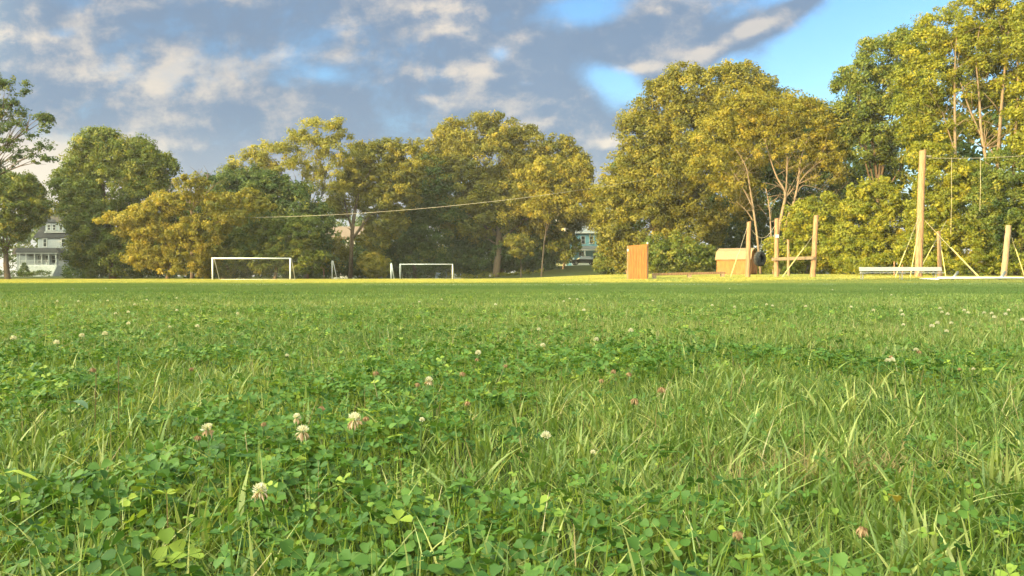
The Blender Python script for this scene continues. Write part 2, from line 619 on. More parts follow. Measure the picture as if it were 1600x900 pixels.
def build_grass():
    parts = []
    # near lawn, fine blades
    for (y0, y1, dens, hm, w, seg) in ((0.30, 1.3, 17000, .047, .0024, 4), (1.3, 2.6, 13000, .046, .0028, 3),
                                       (2.6, 6.0, 7500, .044, .0038, 2), (6.0, 14.0, 3000, .055, .0072, 2)):
        x, y = scatter(y0, y1, dens)
        c = cloverness(x, y)
        keep = rng.random(len(x)) < (1.05 - (0.66 - .36 * ss(y, 2.2, 4.5)) * ss(c, 0.38, 0.66))
        keep &= (x * x + y * y) > 0.40 ** 2
        keep &= rng.random(len(x)) > .85 * np.exp(-((x - .56) / .16) ** 2 - ((y - 1.32) / .09) ** 2)
        x, y, c = x[keep], y[keep], c[keep]
        n = len(x)
        p = patchcol(x, y)
        h = hm * (0.45 + 0.75 * rng.random(n)) * (0.60 + 0.8 * p) * (1 + 0.45 * (rng.random(n) < 0.05))
        v = np.clip(0.15 + 0.55 * p + rng.normal(0, 0.16, n), 0, 1)
        v = np.where(rng.random(n) < 0.16, rng.uniform(.65, 1, n), v)
        lean = np.abs(rng.normal(0.62, 0.45, n))
        parts.append(blades(x, y, h, w * (0.6 + 0.8 * rng.random(n)), lean, seg, v=v))
    # tufts of long blades
    nt = 1900
    ty = 0.70 + 5.5 * rng.random(nt) ** 2.0
    tx = rng.uniform(-1, 1, nt) * (0.72 * ty + 0.5)
    cnt = rng.integers(4, 13, nt)
    x = np.repeat(tx, cnt) + rng.normal(0, 0.010, cnt.sum())
    y = np.repeat(ty, cnt) + rng.normal(0, 0.010, cnt.sum())
    n = len(x)
    h = rng.uniform(0.055, 0.115, n) * np.repeat(rng.uniform(0.75, 1.1, nt), cnt)
    v = np.clip(np.repeat(rng.random(nt) * 0.6 + 0.25, cnt) + rng.normal(0, .1, n), 0, 1)
    parts.append(blades(x, y, h, rng.uniform(.0028, .0050, n), np.abs(rng.normal(.7, .4, n)), 5, v=v))
    # broad blades of crab grass
    x, y = scatter(0.7, 4.0, 75)
    n = len(x)
    parts.append(blades(x, y, rng.uniform(.05, .115, n), rng.uniform(.0050, .0085, n), np.abs(rng.normal(.8, .3, n)), 6,
                        v=np.clip(rng.normal(.55, .2, n), 0, 1)))
    n = 620
    y = .72 + 2.2 * rng.random(n) ** 1.6
    x = rng.uniform(-1, 1, n) * (.72 * y + .3)
    parts.append(blades(x, y, rng.uniform(.06, .125, n), rng.uniform(.0024, .0046, n), np.abs(rng.normal(.9, .4, n)), 7, v=rng.uniform(.35, 1, n)))
    V, Q, v = merge(parts)
    o = np_mesh('grass', V, Q, M['grass'], v=v, smooth=True)
    tag(o, 'green lawn grass with long bent blades around the camera', 'grass', kind='stuff')

    parts = []
    for (y0, y1, dens, hm, w) in ((14, 34, 520, .062, .019), (34, 62, 200, .070, .038), (62, 100, 110, .085, .065)):
        x, y = scatter(y0, y1, dens, 2.0)
        n = len(x)
        p = 0.55 * vnoise(x, y, 3.2, 8) + 0.45 * vnoise(x, y, 0.9, 9)
        h = hm * (0.5 + 0.7 * rng.random(n)) * (0.75 + 0.5 * p)
        v = np.clip(0.05 + 0.60 * p + .46 * ss(y, 28, 42) + rng.normal(0, 0.13, n), 0, 1)  # far blades yellower: sunlight on the bright strip is put into the colour
        parts.append(blades(x, y, h, w * (0.6 + 0.8 * rng.random(n)), np.abs(rng.normal(0.3, 0.2, n)), 1, v=v, tipw=0.25))
    V, Q, v = merge(parts)
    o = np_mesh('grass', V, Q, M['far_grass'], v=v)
    tag(o, 'mown sports field grass running out to the goals and trees', 'grass', kind='stuff')

    # straw
    x, y = scatter(0.6, 9.0, 260)
    k = rng.random(len(x)) < (0.25 + 1.2 * ss(patchcol(x, y), .45, .75))
    x, y = x[k], y[k]
    n = len(x)
    p1 = blades(x, y, rng.uniform(.045, .105, n), rng.uniform(.0010, .0022, n), np.abs(rng.normal(.6, .5, n)), 4, v=rng.random(n), bend=0.4, tipw=.5)
    # a bare thatchy patch on the right
    xx = rng.normal(.56, .13, 900)
    yy = rng.normal(1.32, .075, 900)
    p2 = blades(xx, yy, rng.uniform(.02, .06, 900), rng.uniform(.001, .002, 900), np.abs(rng.normal(1.2, .3, 900)), 3, v=rng.random(900) * .6, bend=.3)
    V, Q, v = merge([p1, p2])
    o = np_mesh('dry_grass', V, Q, M['straw'], v=v)
    tag(o, 'thin straw coloured dry stalks mixed into the green lawn', 'dry grass', kind='stuff')


build_grass()


# ------------------------------------------------------------------ clover leaves
def build_clover():
    # leaflet outline in its own plane, base at the origin, growing along +y, length 1
    mid = np.array([(0, 0), (0, .30), (0, .62), (0, .93)])
    side = np.array([(.07, .04), (.33, .34), (.47, .66), (.30, .97)])
    L = np.concatenate([mid, side, side * np.array([-1, 1])])          # 12 vertices
    Z = np.concatenate([np.zeros(4) - .02, np.array([.0, .10, .15, .08]), np.array([.0, .10, .15, .08])])
    T = np.concatenate([L, Z[:, None]], 1)
    q = []
    for i in range(3):
        q.append((i, 4 + i, 5 + i, 1 + i))
        q.append((i, 1 + i, 9 + i, 8 + i))
    q = np.array(q)
    parts = []
    for (y0, y1, dens, sc) in ((0.45, 1.5, 3700, 1.0), (1.5, 3.2, 2700, 1.0), (3.2, 7.5, 800, 1.0), (7.5, 15, 130, 1.1)):
        x, y = scatter(y0, y1, dens)
        c = cloverness(x, y)
        k = rng.random(len(x)) < (.05 + .95 * ss(c, 0.36, 0.68)) * (1 - ss(y, 2.2, 4.5)) + ss(y, 2.2, 4.5) * (.28 + .34 * ss(c, .3, .75))
        k &= (x * x + y * y) > 0.45 ** 2
        x, y, c = x[k], y[k], c[k]
        n = len(x)
        cv0 = .20 * ss(y, 2.5, 6)
        size = rng.uniform(.0070, .0150, n) * sc * (0.75 + 0.45 * ss(c, .4, .7))
        z = gz(x, y) + rng.uniform(.022, .060, n) * (0.7 + 0.5 * ss(c, .4, .65))
        # leaf frame
        tilt = np.abs(rng.normal(0.40, 0.38, n))
        ta = rng.uniform(0, 2 * np.pi, n)
        nrm = np.stack([np.sin(tilt) * np.cos(ta), np.sin(tilt) * np.sin(ta), np.cos(tilt)], 1)
        az = rng.uniform(0, 2 * np.pi, n)
        a = np.stack([np.cos(az), np.sin(az), np.zeros(n)], 1)
        a = a - nrm * (a * nrm).sum(1)[:, None]
        a /= np.linalg.norm(a, axis=1)[:, None]
        b = np.cross(nrm, a)
        cv = np.clip(0.05 + cv0 + 0.5 * rng.random(n) + .20 * (patchcol(x, y) - .5) + .40 * (rng.random(n) < .14), 0, 1)
        for j in range(3):
            th = j * 2 * np.pi / 3 + rng.normal(0, .10, n)
            d = a * np.cos(th)[:, None] + b * np.sin(th)[:, None]
            r = np.cross(d, nrm)
            droop = rng.normal(-0.05, 0.22, n)
            d2 = d * np.cos(droop)[:, None] + nrm * np.sin(droop)[:, None]
            n2 = np.cross(r, d2)
            cup = rng.uniform(.6, 1.7, n)
            V = (np.stack([x, y, z], 1)[:, None, :] + size[:, None, None] * (
                T[None, :, 0, None] * 1.05 * r[:, None, :] + (T[None, :, 1, None] + .06) * d2[:, None, :] + (T[None, :, 2, None] * cup[:, None, None]) * n2[:, None, :]))
            Q = (np.arange(n) * 12)[:, None, None] + q[None]
            vv = np.repeat(np.clip(cv + rng.normal(0, .05, n), 0, 1), 12)
            parts.append((V.reshape(-1, 3), Q.reshape(-1, 4), vv))
        if y0 < 3:
            # thin stalks
            g0 = np.stack([x + rng.normal(0, .012, n), y + rng.normal(0, .012, n), gz(x, y)], 1)
            g1 = np.stack([x, y, z], 1)
            w = np.array([.0007, 0, 0])
            V = np.stack([g0 - w, g0 + w, g1 + w, g1 - w], 1).reshape(-1, 3)
            Q = np.arange(4 * n).reshape(n, 4)
            parts.append((V, Q, np.full(4 * n, .9)))
    V, Q, v = merge(parts)
    o = np_mesh('clover', V, Q, M['clover'], v=v, smooth=True)
    tag(o, 'dark green three lobed clover leaves spread through the lawn', 'clover', kind='stuff')


build_clover()


# ------------------------------------------------------------------ trees
def leaf_cloud(centers, radii, per, size, flat=0.75, outc=None, asp=0.55):
    """leaf faces round clump centres; centers (n,3), radii (n), per leaves each"""
    n = len(centers)
    c = np.repeat(centers, per, 0)
    r = np.repeat(radii, per)
    N = len(c)
    u = rng.normal(0, 1, (N, 3))
    u /= np.linalg.norm(u, axis=1)[:, None]
    rad = r * rng.random(N) ** 0.45
    off = u * rad[:, None]
    off[:, 2] *= flat
    p = c + off
    nr = u * 0.8 + rng.normal(0, 0.75, (N, 3)) + np.array([0, 0, .45])
    if outc is not None:
        nr += 0.6 * np.repeat(outc, per, 0)
    nr /= np.linalg.norm(nr, axis=1)[:, None]
    a = rng.normal(0, 1, (N, 3))
    a = a - nr * (a * nr).sum(1)[:, None]
    a /= np.linalg.norm(a, axis=1)[:, None]
    b = np.cross(nr, a)
    s = size * .92 * rng.uniform(.5, 1.3, N)[:, None]
    V = np.stack([p - a * s * .5, p + b * s * asp * .5 - a * s * .05, p + a * s * .5, p - b * s * asp * .5 - a * s * .05], 1).reshape(-1, 3)
    Q = np.arange(4 * N).reshape(N, 4)
    cv = np.repeat(np.clip(rng.normal(.42, .26, n), 0, 1), per)
    v = np.clip(cv + rng.normal(0, .09, N), 0, 1)
    return V, Q, np.repeat(v, 4)


def lobe_clumps(c, r, clump, dens):
    """clump centres on and inside one ellipsoid lobe"""
    area = 4 * math.pi * ((r[0] * r[1]) ** 1.6 / 3 + (r[0] * r[2]) ** 1.6 / 3 + (r[1] * r[2]) ** 1.6 / 3) ** (1 / 1.6)
    n = max(6, int(dens * area / (clump * clump * 1.35)))
    u = rng.normal(0, 1, (n, 3))
    u /= np.linalg.norm(u, axis=1)[:, None]
    ph = rng.uniform(0, 6, 3)
    lump = 1 + 0.13 * np.sin(5 * u[:, 0] + ph[0]) * np.sin(4 * u[:, 2] + ph[1]) + 0.07 * np.sin(9 * u[:, 0] + ph[2] + 6 * u[:, 2])
    rad = lump * np.clip(1 - np.abs(rng.normal(0, .17, n)) + .05 + .16 * (rng.random(n) < .10), .3, 1.25)
    keep = (u[:, 1] < 0.25) | (rng.random(n) < 0.45)
    u, rad = u[keep], rad[keep]
    return np.array(c) + u * rad[:, None] * np.array(r), u


def crown_mesh(lobes, d, clump, dens, per, size, flat=.75, drop=None):
    parts = []
    ext = []
    for L in lobes:
        for _ in range(5):
            a = random.uniform(-.4, math.pi + .4)
            q = random.uniform(.22, .42)
            ext.append((L[0] + math.cos(a) * L[2] * 1.0, L[1] - math.sin(a) * L[3] * 1.0, L[2] * q + 2, L[3] * q * .8 + 2) + tuple(L[4:5]))
    for L in list(lobes) + ext:
        px, py, rx, ry = L[:4]
        dd = d + (L[4] if len(L) > 4 else 0)
        c = P(px, py, dd)
        k = dd / F
        cc, out = lobe_clumps(c, (rx * k, (rx + ry) * .5 * k * .95, ry * k), clump, dens)
        m = cc[:, 2] > gz(cc[:, 0], cc[:, 1]) + clump * .35
        cc, out = cc[m], out[m]
        parts.append(leaf_cloud(cc, clump * rng.uniform(.55, 1.25, len(cc)), int(per * 1.75), size * 1.12, flat, out))
    return merge(parts)


def limbs(mb, base, tips, r0, fork=0.45, stems=None):
    """trunk from base with limbs to the tips, all in world coordinates"""
    top = Vector((sum(t.x for t in tips) / len(tips), sum(t.y for t in tips) / len(tips), max(t.z for t in tips)))
    fk = base.lerp(Vector((base.x * .5 + top.x * .5, top.y, top.z)), fork)
    fk.x = base.x * .6 + top.x * .4 + random.uniform(-.2, .2)
    mid = base.lerp(fk, .5) + Vector((random.uniform(-.2, .2), 0, 0))
    mb.tube([base - Vector((0, 0, .3)), base + Vector((0, 0, .25)), mid, fk], [r0 * 1.5, r0 * 1.08, r0 * .92, r0 * .75], 9, wob=.05)
    for t in tips:
        s = base.lerp(fk, random.uniform(.6, 1.0))
        m1 = s.lerp(t, .45) + Vector((random.uniform(-.4, .4), random.uniform(-.3, .3), (t - s).length * .07))
        mb.tube([s, m1, t], [r0 * .36, r0 * .20, r0 * .05], 6, wob=.05)
        for _ in range(5):
            e = t + Vector((random.uniform(-1, 1), random.uniform(-1, 1), random.uniform(-.3, .7))) * min(1.6, (t - s).length * .22)
            b = m1.lerp(t, random.uniform(.1, .8))
            mb.tube([b, b.lerp(e, .5) + Vector((0, 0, .2)), e], [r0 * .12, r0 * .07, r0 * .02], 5)


def tree(name, label, d, bpx, lobes, mat, clump=.8, dens=1.0, per=42, size=None, r0=.28, bark='bark', group=None, cat='tree', fork=.45,
         stems=None, flat=.75, twigs=0):
    x = (bpx - 800) / F * d
    base = Vector((x, d, gzf(x, d)))
    root = empty(name, base)
    tag(root, label, cat, group)
    size = size or (.0031 * d)
    V, Q, v = crown_mesh(lobes, d, clump, dens, per, size, flat)
    np_mesh('crown', V - np.array(base, dtype=np.float32), Q, M[mat], root, v)
    mb = MB()
    tips = [P(L[0], L[1], d + (L[4] if len(L) > 4 else 0)) for L in lobes]
    if stems:
        for st in stems:
            pts = [P(q[0], q[1], d - (1.3 if q[1] < 425 else 0)) for q in st]
            if st[0][1] > 424:
                pts[0].z = gzf(pts[0].x, pts[0].y) - .2
            # smooth the polyline
            pp = []
            rr = []
            for i in range(len(pts) - 1):
                p0, p1, p2, p3 = pts[max(i - 1, 0)], pts[i], pts[i + 1], pts[min(i + 2, len(pts) - 1)]
                for t in (0, .25, .5, .75):
                    pp.append(.5 * ((2 * p1) + (p2 - p0) * t + (2 * p0 - 5 * p1 + 4 * p2 - p3) * t * t + (3 * p1 - p0 - 3 * p2 + p3) * t ** 3))
                    rr.append((st[i][2] * (1 - t) + st[i + 1][2] * t) * .75)
            pp.append(pts[-1])
            rr.append(st[-1][2])
            mb.tube(pp, rr, 8, wob=.04)
            for _ in range(twigs):
                i = random.randrange(len(pp) // 3, len(pp) - 1)
                L_ = random.uniform(1.0, 3.0)
                dirv = Vector((random.uniform(-1, 1), random.uniform(-.6, .3), random.uniform(.05, 1))).normalized()
                mb.tube([pp[i], pp[i] + dirv * L_ * .5 + Vector((0, 0, .1)), pp[i] + dirv * L_], [rr[i] * .45, rr[i] * .25, .012], 5)
    if not stems or stems is True:
        limbs(mb, base, tips, r0, fork)
    mb2 = MB()
    mb2.f = mb.f
    mb2.v = [tuple(Vector(q) - base) for q in mb.v]
    mb2.build('trunk', M[bark], root, smooth=True)
    return root


# --- far left
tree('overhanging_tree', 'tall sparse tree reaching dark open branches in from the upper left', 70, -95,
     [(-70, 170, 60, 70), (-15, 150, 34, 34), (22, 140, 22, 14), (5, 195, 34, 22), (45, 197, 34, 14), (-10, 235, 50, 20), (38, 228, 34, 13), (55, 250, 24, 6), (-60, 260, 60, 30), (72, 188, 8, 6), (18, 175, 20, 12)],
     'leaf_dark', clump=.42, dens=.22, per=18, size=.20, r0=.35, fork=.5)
tree('small_shade_tree', 'round dark tree with a bare trunk in front of the white porch house', 86, 12,
     [(15, 325, 50, 42), (-30, 315, 55, 50), (36, 335, 22, 24), (-6, 372, 34, 22), (50, 320, 18, 12), (-10, 290, 30, 20), (40, 300, 22, 20)],
     'leaf_mid', clump=.62, dens=.85, per=36, r0=.30, fork=.30)
tree('maple_tree', 'large dense dark green tree with a sunlit left shoulder beside the white porch house', 94, 176,
     [(150, 245, 36, 32), (190, 250, 40, 34), (226, 268, 36, 32), (128, 285, 36, 38), (180, 300, 62, 45), (120, 315, 20, 24), (232, 305, 32, 36), (256, 262, 16, 14), (170, 352, 62, 44), (142, 378, 26, 32), (200, 395, 66, 36), (146, 405, 30, 24), (156, 220, 26, 16), (213, 238, 20, 18)],
     'leaf_mid', clump=.8, dens=1.0, per=40, r0=.40)
# --- left middle
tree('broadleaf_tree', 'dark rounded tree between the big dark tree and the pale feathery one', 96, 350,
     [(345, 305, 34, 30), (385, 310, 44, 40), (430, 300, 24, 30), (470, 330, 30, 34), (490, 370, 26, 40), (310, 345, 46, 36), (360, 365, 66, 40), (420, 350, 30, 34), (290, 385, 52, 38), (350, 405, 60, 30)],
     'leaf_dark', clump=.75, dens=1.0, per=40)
tree('spreading_tree', 'low wide tree with golden sunlit sprays in front of the dark trees', 84, 262,
     [(205, 345, 36, 11), (240, 335, 36, 13), (275, 318, 32, 14), (300, 292, 20, 14), (335, 345, 34, 13), (262, 362, 44, 11), (225, 362, 34, 8), (385, 312, 22, 11), (345, 318, 28, 12), (405, 322, 18, 9), (310, 378, 34, 11), (372, 340, 26, 9), (250, 385, 34, 14), (290, 398, 30, 14), (235, 405, 30, 16), (320, 360, 40, 12), (270, 415, 34, 14)],
     'leaf_gold', clump=.55, dens=.75, per=34, r0=.18)
tree('leafy_tree', 'small mid green tree rising behind the right post of the near goal', 88, 430,
     [(385, 375, 28, 22), (415, 352, 26, 18), (440, 385, 34, 30), (402, 402, 42, 24), (470, 372, 30, 28), (466, 405, 36, 24)],
     'leaf_mid', clump=.6, dens=.9, per=36, r0=.18)
tree('locust_tree', 'tall feathery yellow green tree behind the near goal', 100, 478,
     [(500, 210, 34, 22), (478, 238, 30, 24), (528, 236, 26, 26), (430, 248, 36, 20), (388, 255, 28, 18), (462, 275, 40, 24), (405, 285, 36, 22), (522, 275, 34, 26), (432, 318, 28, 26), (498, 312, 38, 22), (370, 272, 16, 12)],
     'leaf_yellow', clump=.70, dens=.50, per=38, size=.26, r0=.30, fork=.4)
tree('ash_tree', 'brownish olive tree with a forked dark trunk left of the broadest tree', 104, 553,
     [(566, 250, 28, 22), (600, 252, 32, 26), (638, 256, 28, 26), (580, 285, 36, 26), (625, 292, 40, 30), (555, 300, 28, 26), (600, 318, 40, 20), (520, 330, 20, 16), (600, 350, 26, 22), (590, 380, 20, 16), (515, 395, 20, 26)],
     'leaf_olive', clump=.8, dens=.9, per=42, r0=.34, fork=.35,
     stems=[[(547, 430, .42), (549, 395, .36), (552, 350, .32), (562, 300, .22), (580, 265, .08)],
            [(552, 372, .26), (572, 345, .22), (592, 322, .16), (612, 280, .06)], [(551, 360, .2), (542, 330, .16), (535, 290, .05)]], twigs=6)
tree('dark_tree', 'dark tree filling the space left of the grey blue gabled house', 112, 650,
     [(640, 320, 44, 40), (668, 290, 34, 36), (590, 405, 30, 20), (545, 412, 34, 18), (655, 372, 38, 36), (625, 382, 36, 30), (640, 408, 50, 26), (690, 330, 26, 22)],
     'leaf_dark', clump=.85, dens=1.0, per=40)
tree('oak_tree', 'broadest tree in the middle with a golden domed crown', 114, 775,
     [(735, 215, 44, 28), (780, 212, 44, 26), (700, 240, 36, 32), (822, 232, 40, 28), (760, 250, 66, 40), (862, 250, 38, 28), (890, 272, 26, 34), (680, 270, 36, 30), (840, 285, 60, 36), (928, 325, 18, 30), (720, 300, 60, 38), (790, 315, 64, 44), (905, 305, 20, 40), (668, 305, 22, 24), (740, 345, 40, 30), (845, 330, 50, 34), (700, 345, 14, 20)],
     'leaf_olive', clump=.95, dens=.95, per=44, size=.34, r0=.5, fork=.35)
tree('maple_tree', 'lower golden tree in front of the right side of the broadest tree', 104, 846,
     [(858, 268, 34, 16), (838, 292, 22, 12), (884, 290, 26, 18), (900, 262, 16, 12), (868, 312, 30, 14), (830, 274, 16, 9), (900, 325, 24, 16), (845, 330, 24, 14), (915, 290, 12, 20)],
     'leaf_gold', clump=.7, dens=.85, per=40, r0=.10, fork=.6)
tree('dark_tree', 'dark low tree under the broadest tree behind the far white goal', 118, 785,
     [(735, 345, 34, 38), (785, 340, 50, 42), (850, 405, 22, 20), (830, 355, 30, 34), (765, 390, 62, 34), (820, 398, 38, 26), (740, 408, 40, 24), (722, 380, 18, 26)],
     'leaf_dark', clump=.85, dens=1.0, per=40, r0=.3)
tree('slender_tree', 'thin dark tree hanging between the yellow gable and the blue house', 116, 880,
     [(880, 365, 18, 20), (868, 378, 15, 16), (890, 385, 12, 18), (852, 372, 14, 18), (905, 350, 12, 9), (925, 345, 16, 9), (948, 372, 9, 26), (890, 400, 8, 12)],
     'leaf_mid', clump=.6, dens=.6, per=30, r0=.14)
tree('background_tree', 'dim tree added left of the light blue house to shade its front', 139, 838,
     [(838, 340, 26, 30), (845, 380, 24, 34), (828, 365, 24, 30)], 'leaf_dark', clump=.9, dens=1.0, per=34, size=.4, r0=.25)  # added tree, placed to cast shade on the blue house front
# --- right middle
tree('linden_tree', 'massive rounded tree behind the orange wooden wall', 86, 1062,
     [(1100, 150, 60, 40), (1045, 175, 46, 40), (1150, 150, 50, 40), (1010, 225, 42, 42), (1075, 225, 70, 56), (972, 290, 32, 48), (950, 320, 20, 26), (1030, 290, 66, 56), (1100, 300, 70, 56), (1192, 165, 30, 36), (962, 345, 24, 38), (1005, 365, 56, 50), (1075, 365, 50, 48), (980, 395, 24, 30), (1130, 230, 60, 60)],
     'leaf_olive', clump=.85, dens=1.0, per=46, size=.28, r0=.45)
tree('background_tree', 'darker tree behind the bare forked trunks near the tire post', 94, 1250,
     [(1210, 320, 50, 60), (1270, 300, 50, 70), (1330, 250, 50, 70), (1240, 230, 50, 60), (1150, 350, 36, 50), (1300, 370, 60, 48), (1190, 385, 60, 40)],
     'leaf_dark', clump=.9, dens=.95, per=38, size=.30, r0=.35)
tree('multi_stem_tree', 'airy tree with several pale forking trunks above the timber posts', 76, 1212,
     [(1165, 178, 44, 34), (1215, 185, 48, 34), (1262, 200, 36, 34), (1128, 222, 36, 30), (1185, 225, 50, 30), (1245, 240, 50, 26), (1292, 238, 26, 28), (1120, 265, 36, 22), (1150, 290, 30, 16), (1288, 272, 30, 16)],
     'leaf_gold', clump=.60, dens=.72, per=38, size=.22, bark='bark_pale',
     stems=[[(1209, 432, .26), (1213, 380, .22), (1222, 330, .20), (1226, 302, .17), (1212, 275, .10), (1200, 240, .06), (1190, 200, .03)],
            [(1216, 432, .20), (1228, 350, .17), (1240, 315, .15), (1247, 280, .13), (1250, 250, .09), (1262, 215, .04)],
            [(1245, 290, .09), (1262, 268, .06), (1288, 248, .03)], [(1227, 305, .10), (1229, 260, .08), (1228, 215, .03)],
            [(1224, 312, .09), (1240, 292, .07), (1250, 262, .03)],
            [(1189, 432, .17), (1184, 380, .15), (1177, 330, .13), (1172, 300, .10), (1165, 262, .07), (1150, 235, .04)],
            [(1176, 325, .09), (1158, 290, .06), (1140, 262, .04)], [(1206, 400, .10), (1202, 330, .09), (1196, 295, .05)],
            [(1176, 345, .09), (1166, 330, .05), (1150, 315, .02)],
            [(1246, 300, .05), (1256, 290, .04), (1290, 298, .02)], [(1240, 312, .04), (1280, 308, .03), (1305, 318, .015)]], twigs=9)
# --- right, close
tree('roadside_tree', 'tall green tree at the left end of the high right hand tree wall', 76, 1372,
     [(1345, 118, 28, 26), (1412, 82, 28, 26), (1380, 92, 34, 32), (1368, 150, 50, 40), (1412, 115, 34, 44), (1340, 175, 36, 34), (1400, 190, 56, 44), (1352, 225, 40, 30), (1420, 240, 44, 40), (1318, 140, 16, 12), (1330, 205, 26, 20)],
     'leaf_mid', clump=.72, dens=.85, per=42, size=.25, r0=.34)
tree('tall_ash_tree', 'tallest bright tree with sunlit bare stems behind the highest pole', 64, 1508,
     [(1440, 80, 32, 30), (1478, 48, 40, 32), (1530, 28, 46, 36), (1580, 20, 44, 40), (1450, 125, 42, 34), (1505, 90, 50, 42), (1565, 90, 54, 46), (1490, 150, 40, 22), (1600, 140, 50, 44), (1545, 150, 30, 18), (1430, 170, 30, 30), (1450, 205, 34, 30), (1510, 205, 26, 18), (1575, 215, 30, 22), (1615, 60, 40, 60)],
     'leaf_bright', clump=.60, dens=1.0, per=42, size=.20, bark='bark_pale',
     stems=[[(1496, 430, .20), (1492, 300, .17), (1490, 200, .14), (1489, 110, .08), (1492, 50, .03)],
            [(1552, 430, .20), (1548, 300, .18), (1532, 215, .15), (1528, 160, .12), (1522, 90, .06), (1528, 40, .03)],
            [(1560, 430, .22), (1556, 300, .20), (1560, 200, .17), (1566, 120, .12), (1572, 50, .05)],
            [(1586, 430, .20), (1582, 260, .17), (1588, 150, .13), (1584, 60, .05)], [(1532, 215, .10), (1512, 170, .08), (1498, 130, .03)],
            [(1491, 240, .08), (1478, 200, .06), (1470, 175, .03)], [(1556, 250, .07), (1540, 225, .06), (1528, 205, .02)]], twigs=10)
tree('roadside_tree', 'tree at the right hand edge mostly outside the picture', 60, 1690,
     [(1680, 60, 80, 60), (1650, 150, 60, 60), (1720, 170, 80, 70), (1640, 240, 50, 50), (1700, 300, 80, 60), (1780, 120, 70, 80), (1800, 280, 80, 80), (1780, 390, 90, 50)],
     'leaf_bright', clump=.8, dens=.75, per=40, size=.24, r0=.34)

# --- shrubs
SH = [('shrub', 'tall leafy bush left of the highest pole behind the bench', 67, 1365, [(1368, 320, 34, 32), (1345, 355, 34, 34), (1395, 350, 36, 40), (1330, 390, 36, 30), (1370, 392, 50, 32), (1410, 395, 30, 30), (1385, 300, 20, 16)], 'leaf_bright'),
      ('shrub', 'dense sunlit bush between the highest pole and the right edge post', 62, 1500, [(1475, 285, 44, 34), (1460, 330, 36, 40), (1510, 320, 44, 44), (1490, 375, 60, 44), (1540, 385, 50, 36), (1440, 390, 30, 28), (1455, 245, 26, 22)], 'leaf_bright'),
      ('shrub', 'dense sunlit bush behind the right edge post', 60, 1590, [(1575, 275, 40, 34), (1600, 320, 50, 44), (1555, 330, 36, 40), (1590, 375, 54, 44), (1640, 340, 40, 60), (1640, 400, 40, 30)], 'leaf_mid'),
      ('shrub', 'green bush between the two tall timber posts', 70, 1260, [(1255, 345, 22, 30), (1290, 345, 24, 34), (1275, 385, 40, 34), (1235, 395, 30, 28), (1310, 400, 30, 24)], 'leaf_bright'),
      ('shrub', 'green bush right of the orange wooden wall', 80, 1050, [(1030, 400, 24, 24), (1065, 398, 34, 26), (1095, 405, 24, 22)], 'leaf_mid'),
      ('shrub', 'yellow green bush left of the near white goal', 90, 322, [(316, 422, 14, 14), (324, 405, 12, 14), (340, 395, 14, 12)], 'leaf_yellow'),
      ('shrub', 'pale round bush between the two far white goals', 102, 583, [(583, 416, 18, 16), (578, 408, 14, 10), (590, 420, 14, 12)], 'leaf_gold'),
      ('shrub', 'round pale bush under the broadest tree', 106, 814, [(814, 386, 17, 15), (808, 378, 12, 10)], 'leaf_olive'),
      ('shrub', 'green bush beside the blue house and its parked car', 100, 958, [(956, 405, 18, 22), (966, 415, 20, 16), (946, 422, 12, 8)], 'leaf_mid')]
for (n_, l_, d_, b_, lo_, m_) in SH:
    tree(n_, l_, d_, b_, lo_, m_, clump=.5 if d_ < 80 else .55, dens=.95, per=36, size=.0032 * d_, r0=.09, cat='shrub', fork=.3)


# --- dark undergrowth, weeds and the far wood: uncountable masses
def band(name, label, mat, items, clump, per, size, dens, cat):
    """items: list of (px0, px1, d0, d1, height m, wobble)"""
    cs = []
    for (a, b, d0, d1, h, wob) in items:
        n = int(dens * abs(b - a) * (d0 + d1) / 2 / F * h / clump ** 2)
        px = rng.uniform(a, b, n)
        d = rng.uniform(d0, d1, n)
        x = (px - 800) / F * d
        hh = h * (1 - wob + 2 * wob * (0.6 * vnoise(px, px * 0, 14, 21) + .4 * vnoise(px, px * 0, 5, 22)))
        z = gz(x, d) + rng.random(n) ** .7 * hh
        cs.append(np.stack([x, d, z], 1))
    cs = np.concatenate(cs)
    V, Q, v = leaf_cloud(cs, clump * rng.uniform(.6, 1.2, len(cs)), per, size, .8)
    o = np_mesh(name, V, Q, M[mat], v=v)
    tag(o, label, cat, kind='stuff')
    return o


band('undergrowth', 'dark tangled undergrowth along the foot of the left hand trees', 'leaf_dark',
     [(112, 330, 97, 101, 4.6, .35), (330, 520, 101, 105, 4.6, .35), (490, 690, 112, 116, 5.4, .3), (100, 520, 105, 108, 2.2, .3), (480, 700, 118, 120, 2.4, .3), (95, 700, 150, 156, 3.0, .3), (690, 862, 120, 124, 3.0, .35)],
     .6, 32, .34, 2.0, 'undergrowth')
band('weeds', 'ragged sunlit weeds along the foot of the right hand trees', 'leaf_bright',
     [(1105, 1215, 80, 84, 1.6, .5), (1200, 1330, 70, 74, 1.4, .5), (1300, 1480, 62, 66, 1.5, .5), (1440, 1720, 57, 60, 1.3, .5), (700, 850, 113, 115, .8, .8), (1010, 1110, 84, 86, 1.6, .5)],
     .30, 26, .16, 2.0, 'weeds')
band('far_wood', 'distant dark trees beyond the houses', 'leaf_dark',
     [(-200, 500, 165, 185, 14.5, .22), (500, 960, 170, 190, 14.5, .22), (960, 1250, 120, 140, 17, .2), (1200, 1500, 100, 112, 19, .2), (1450, 1900, 78, 90, 18, .2)],
     1.6, 34, .80, 1.6, 'far trees')


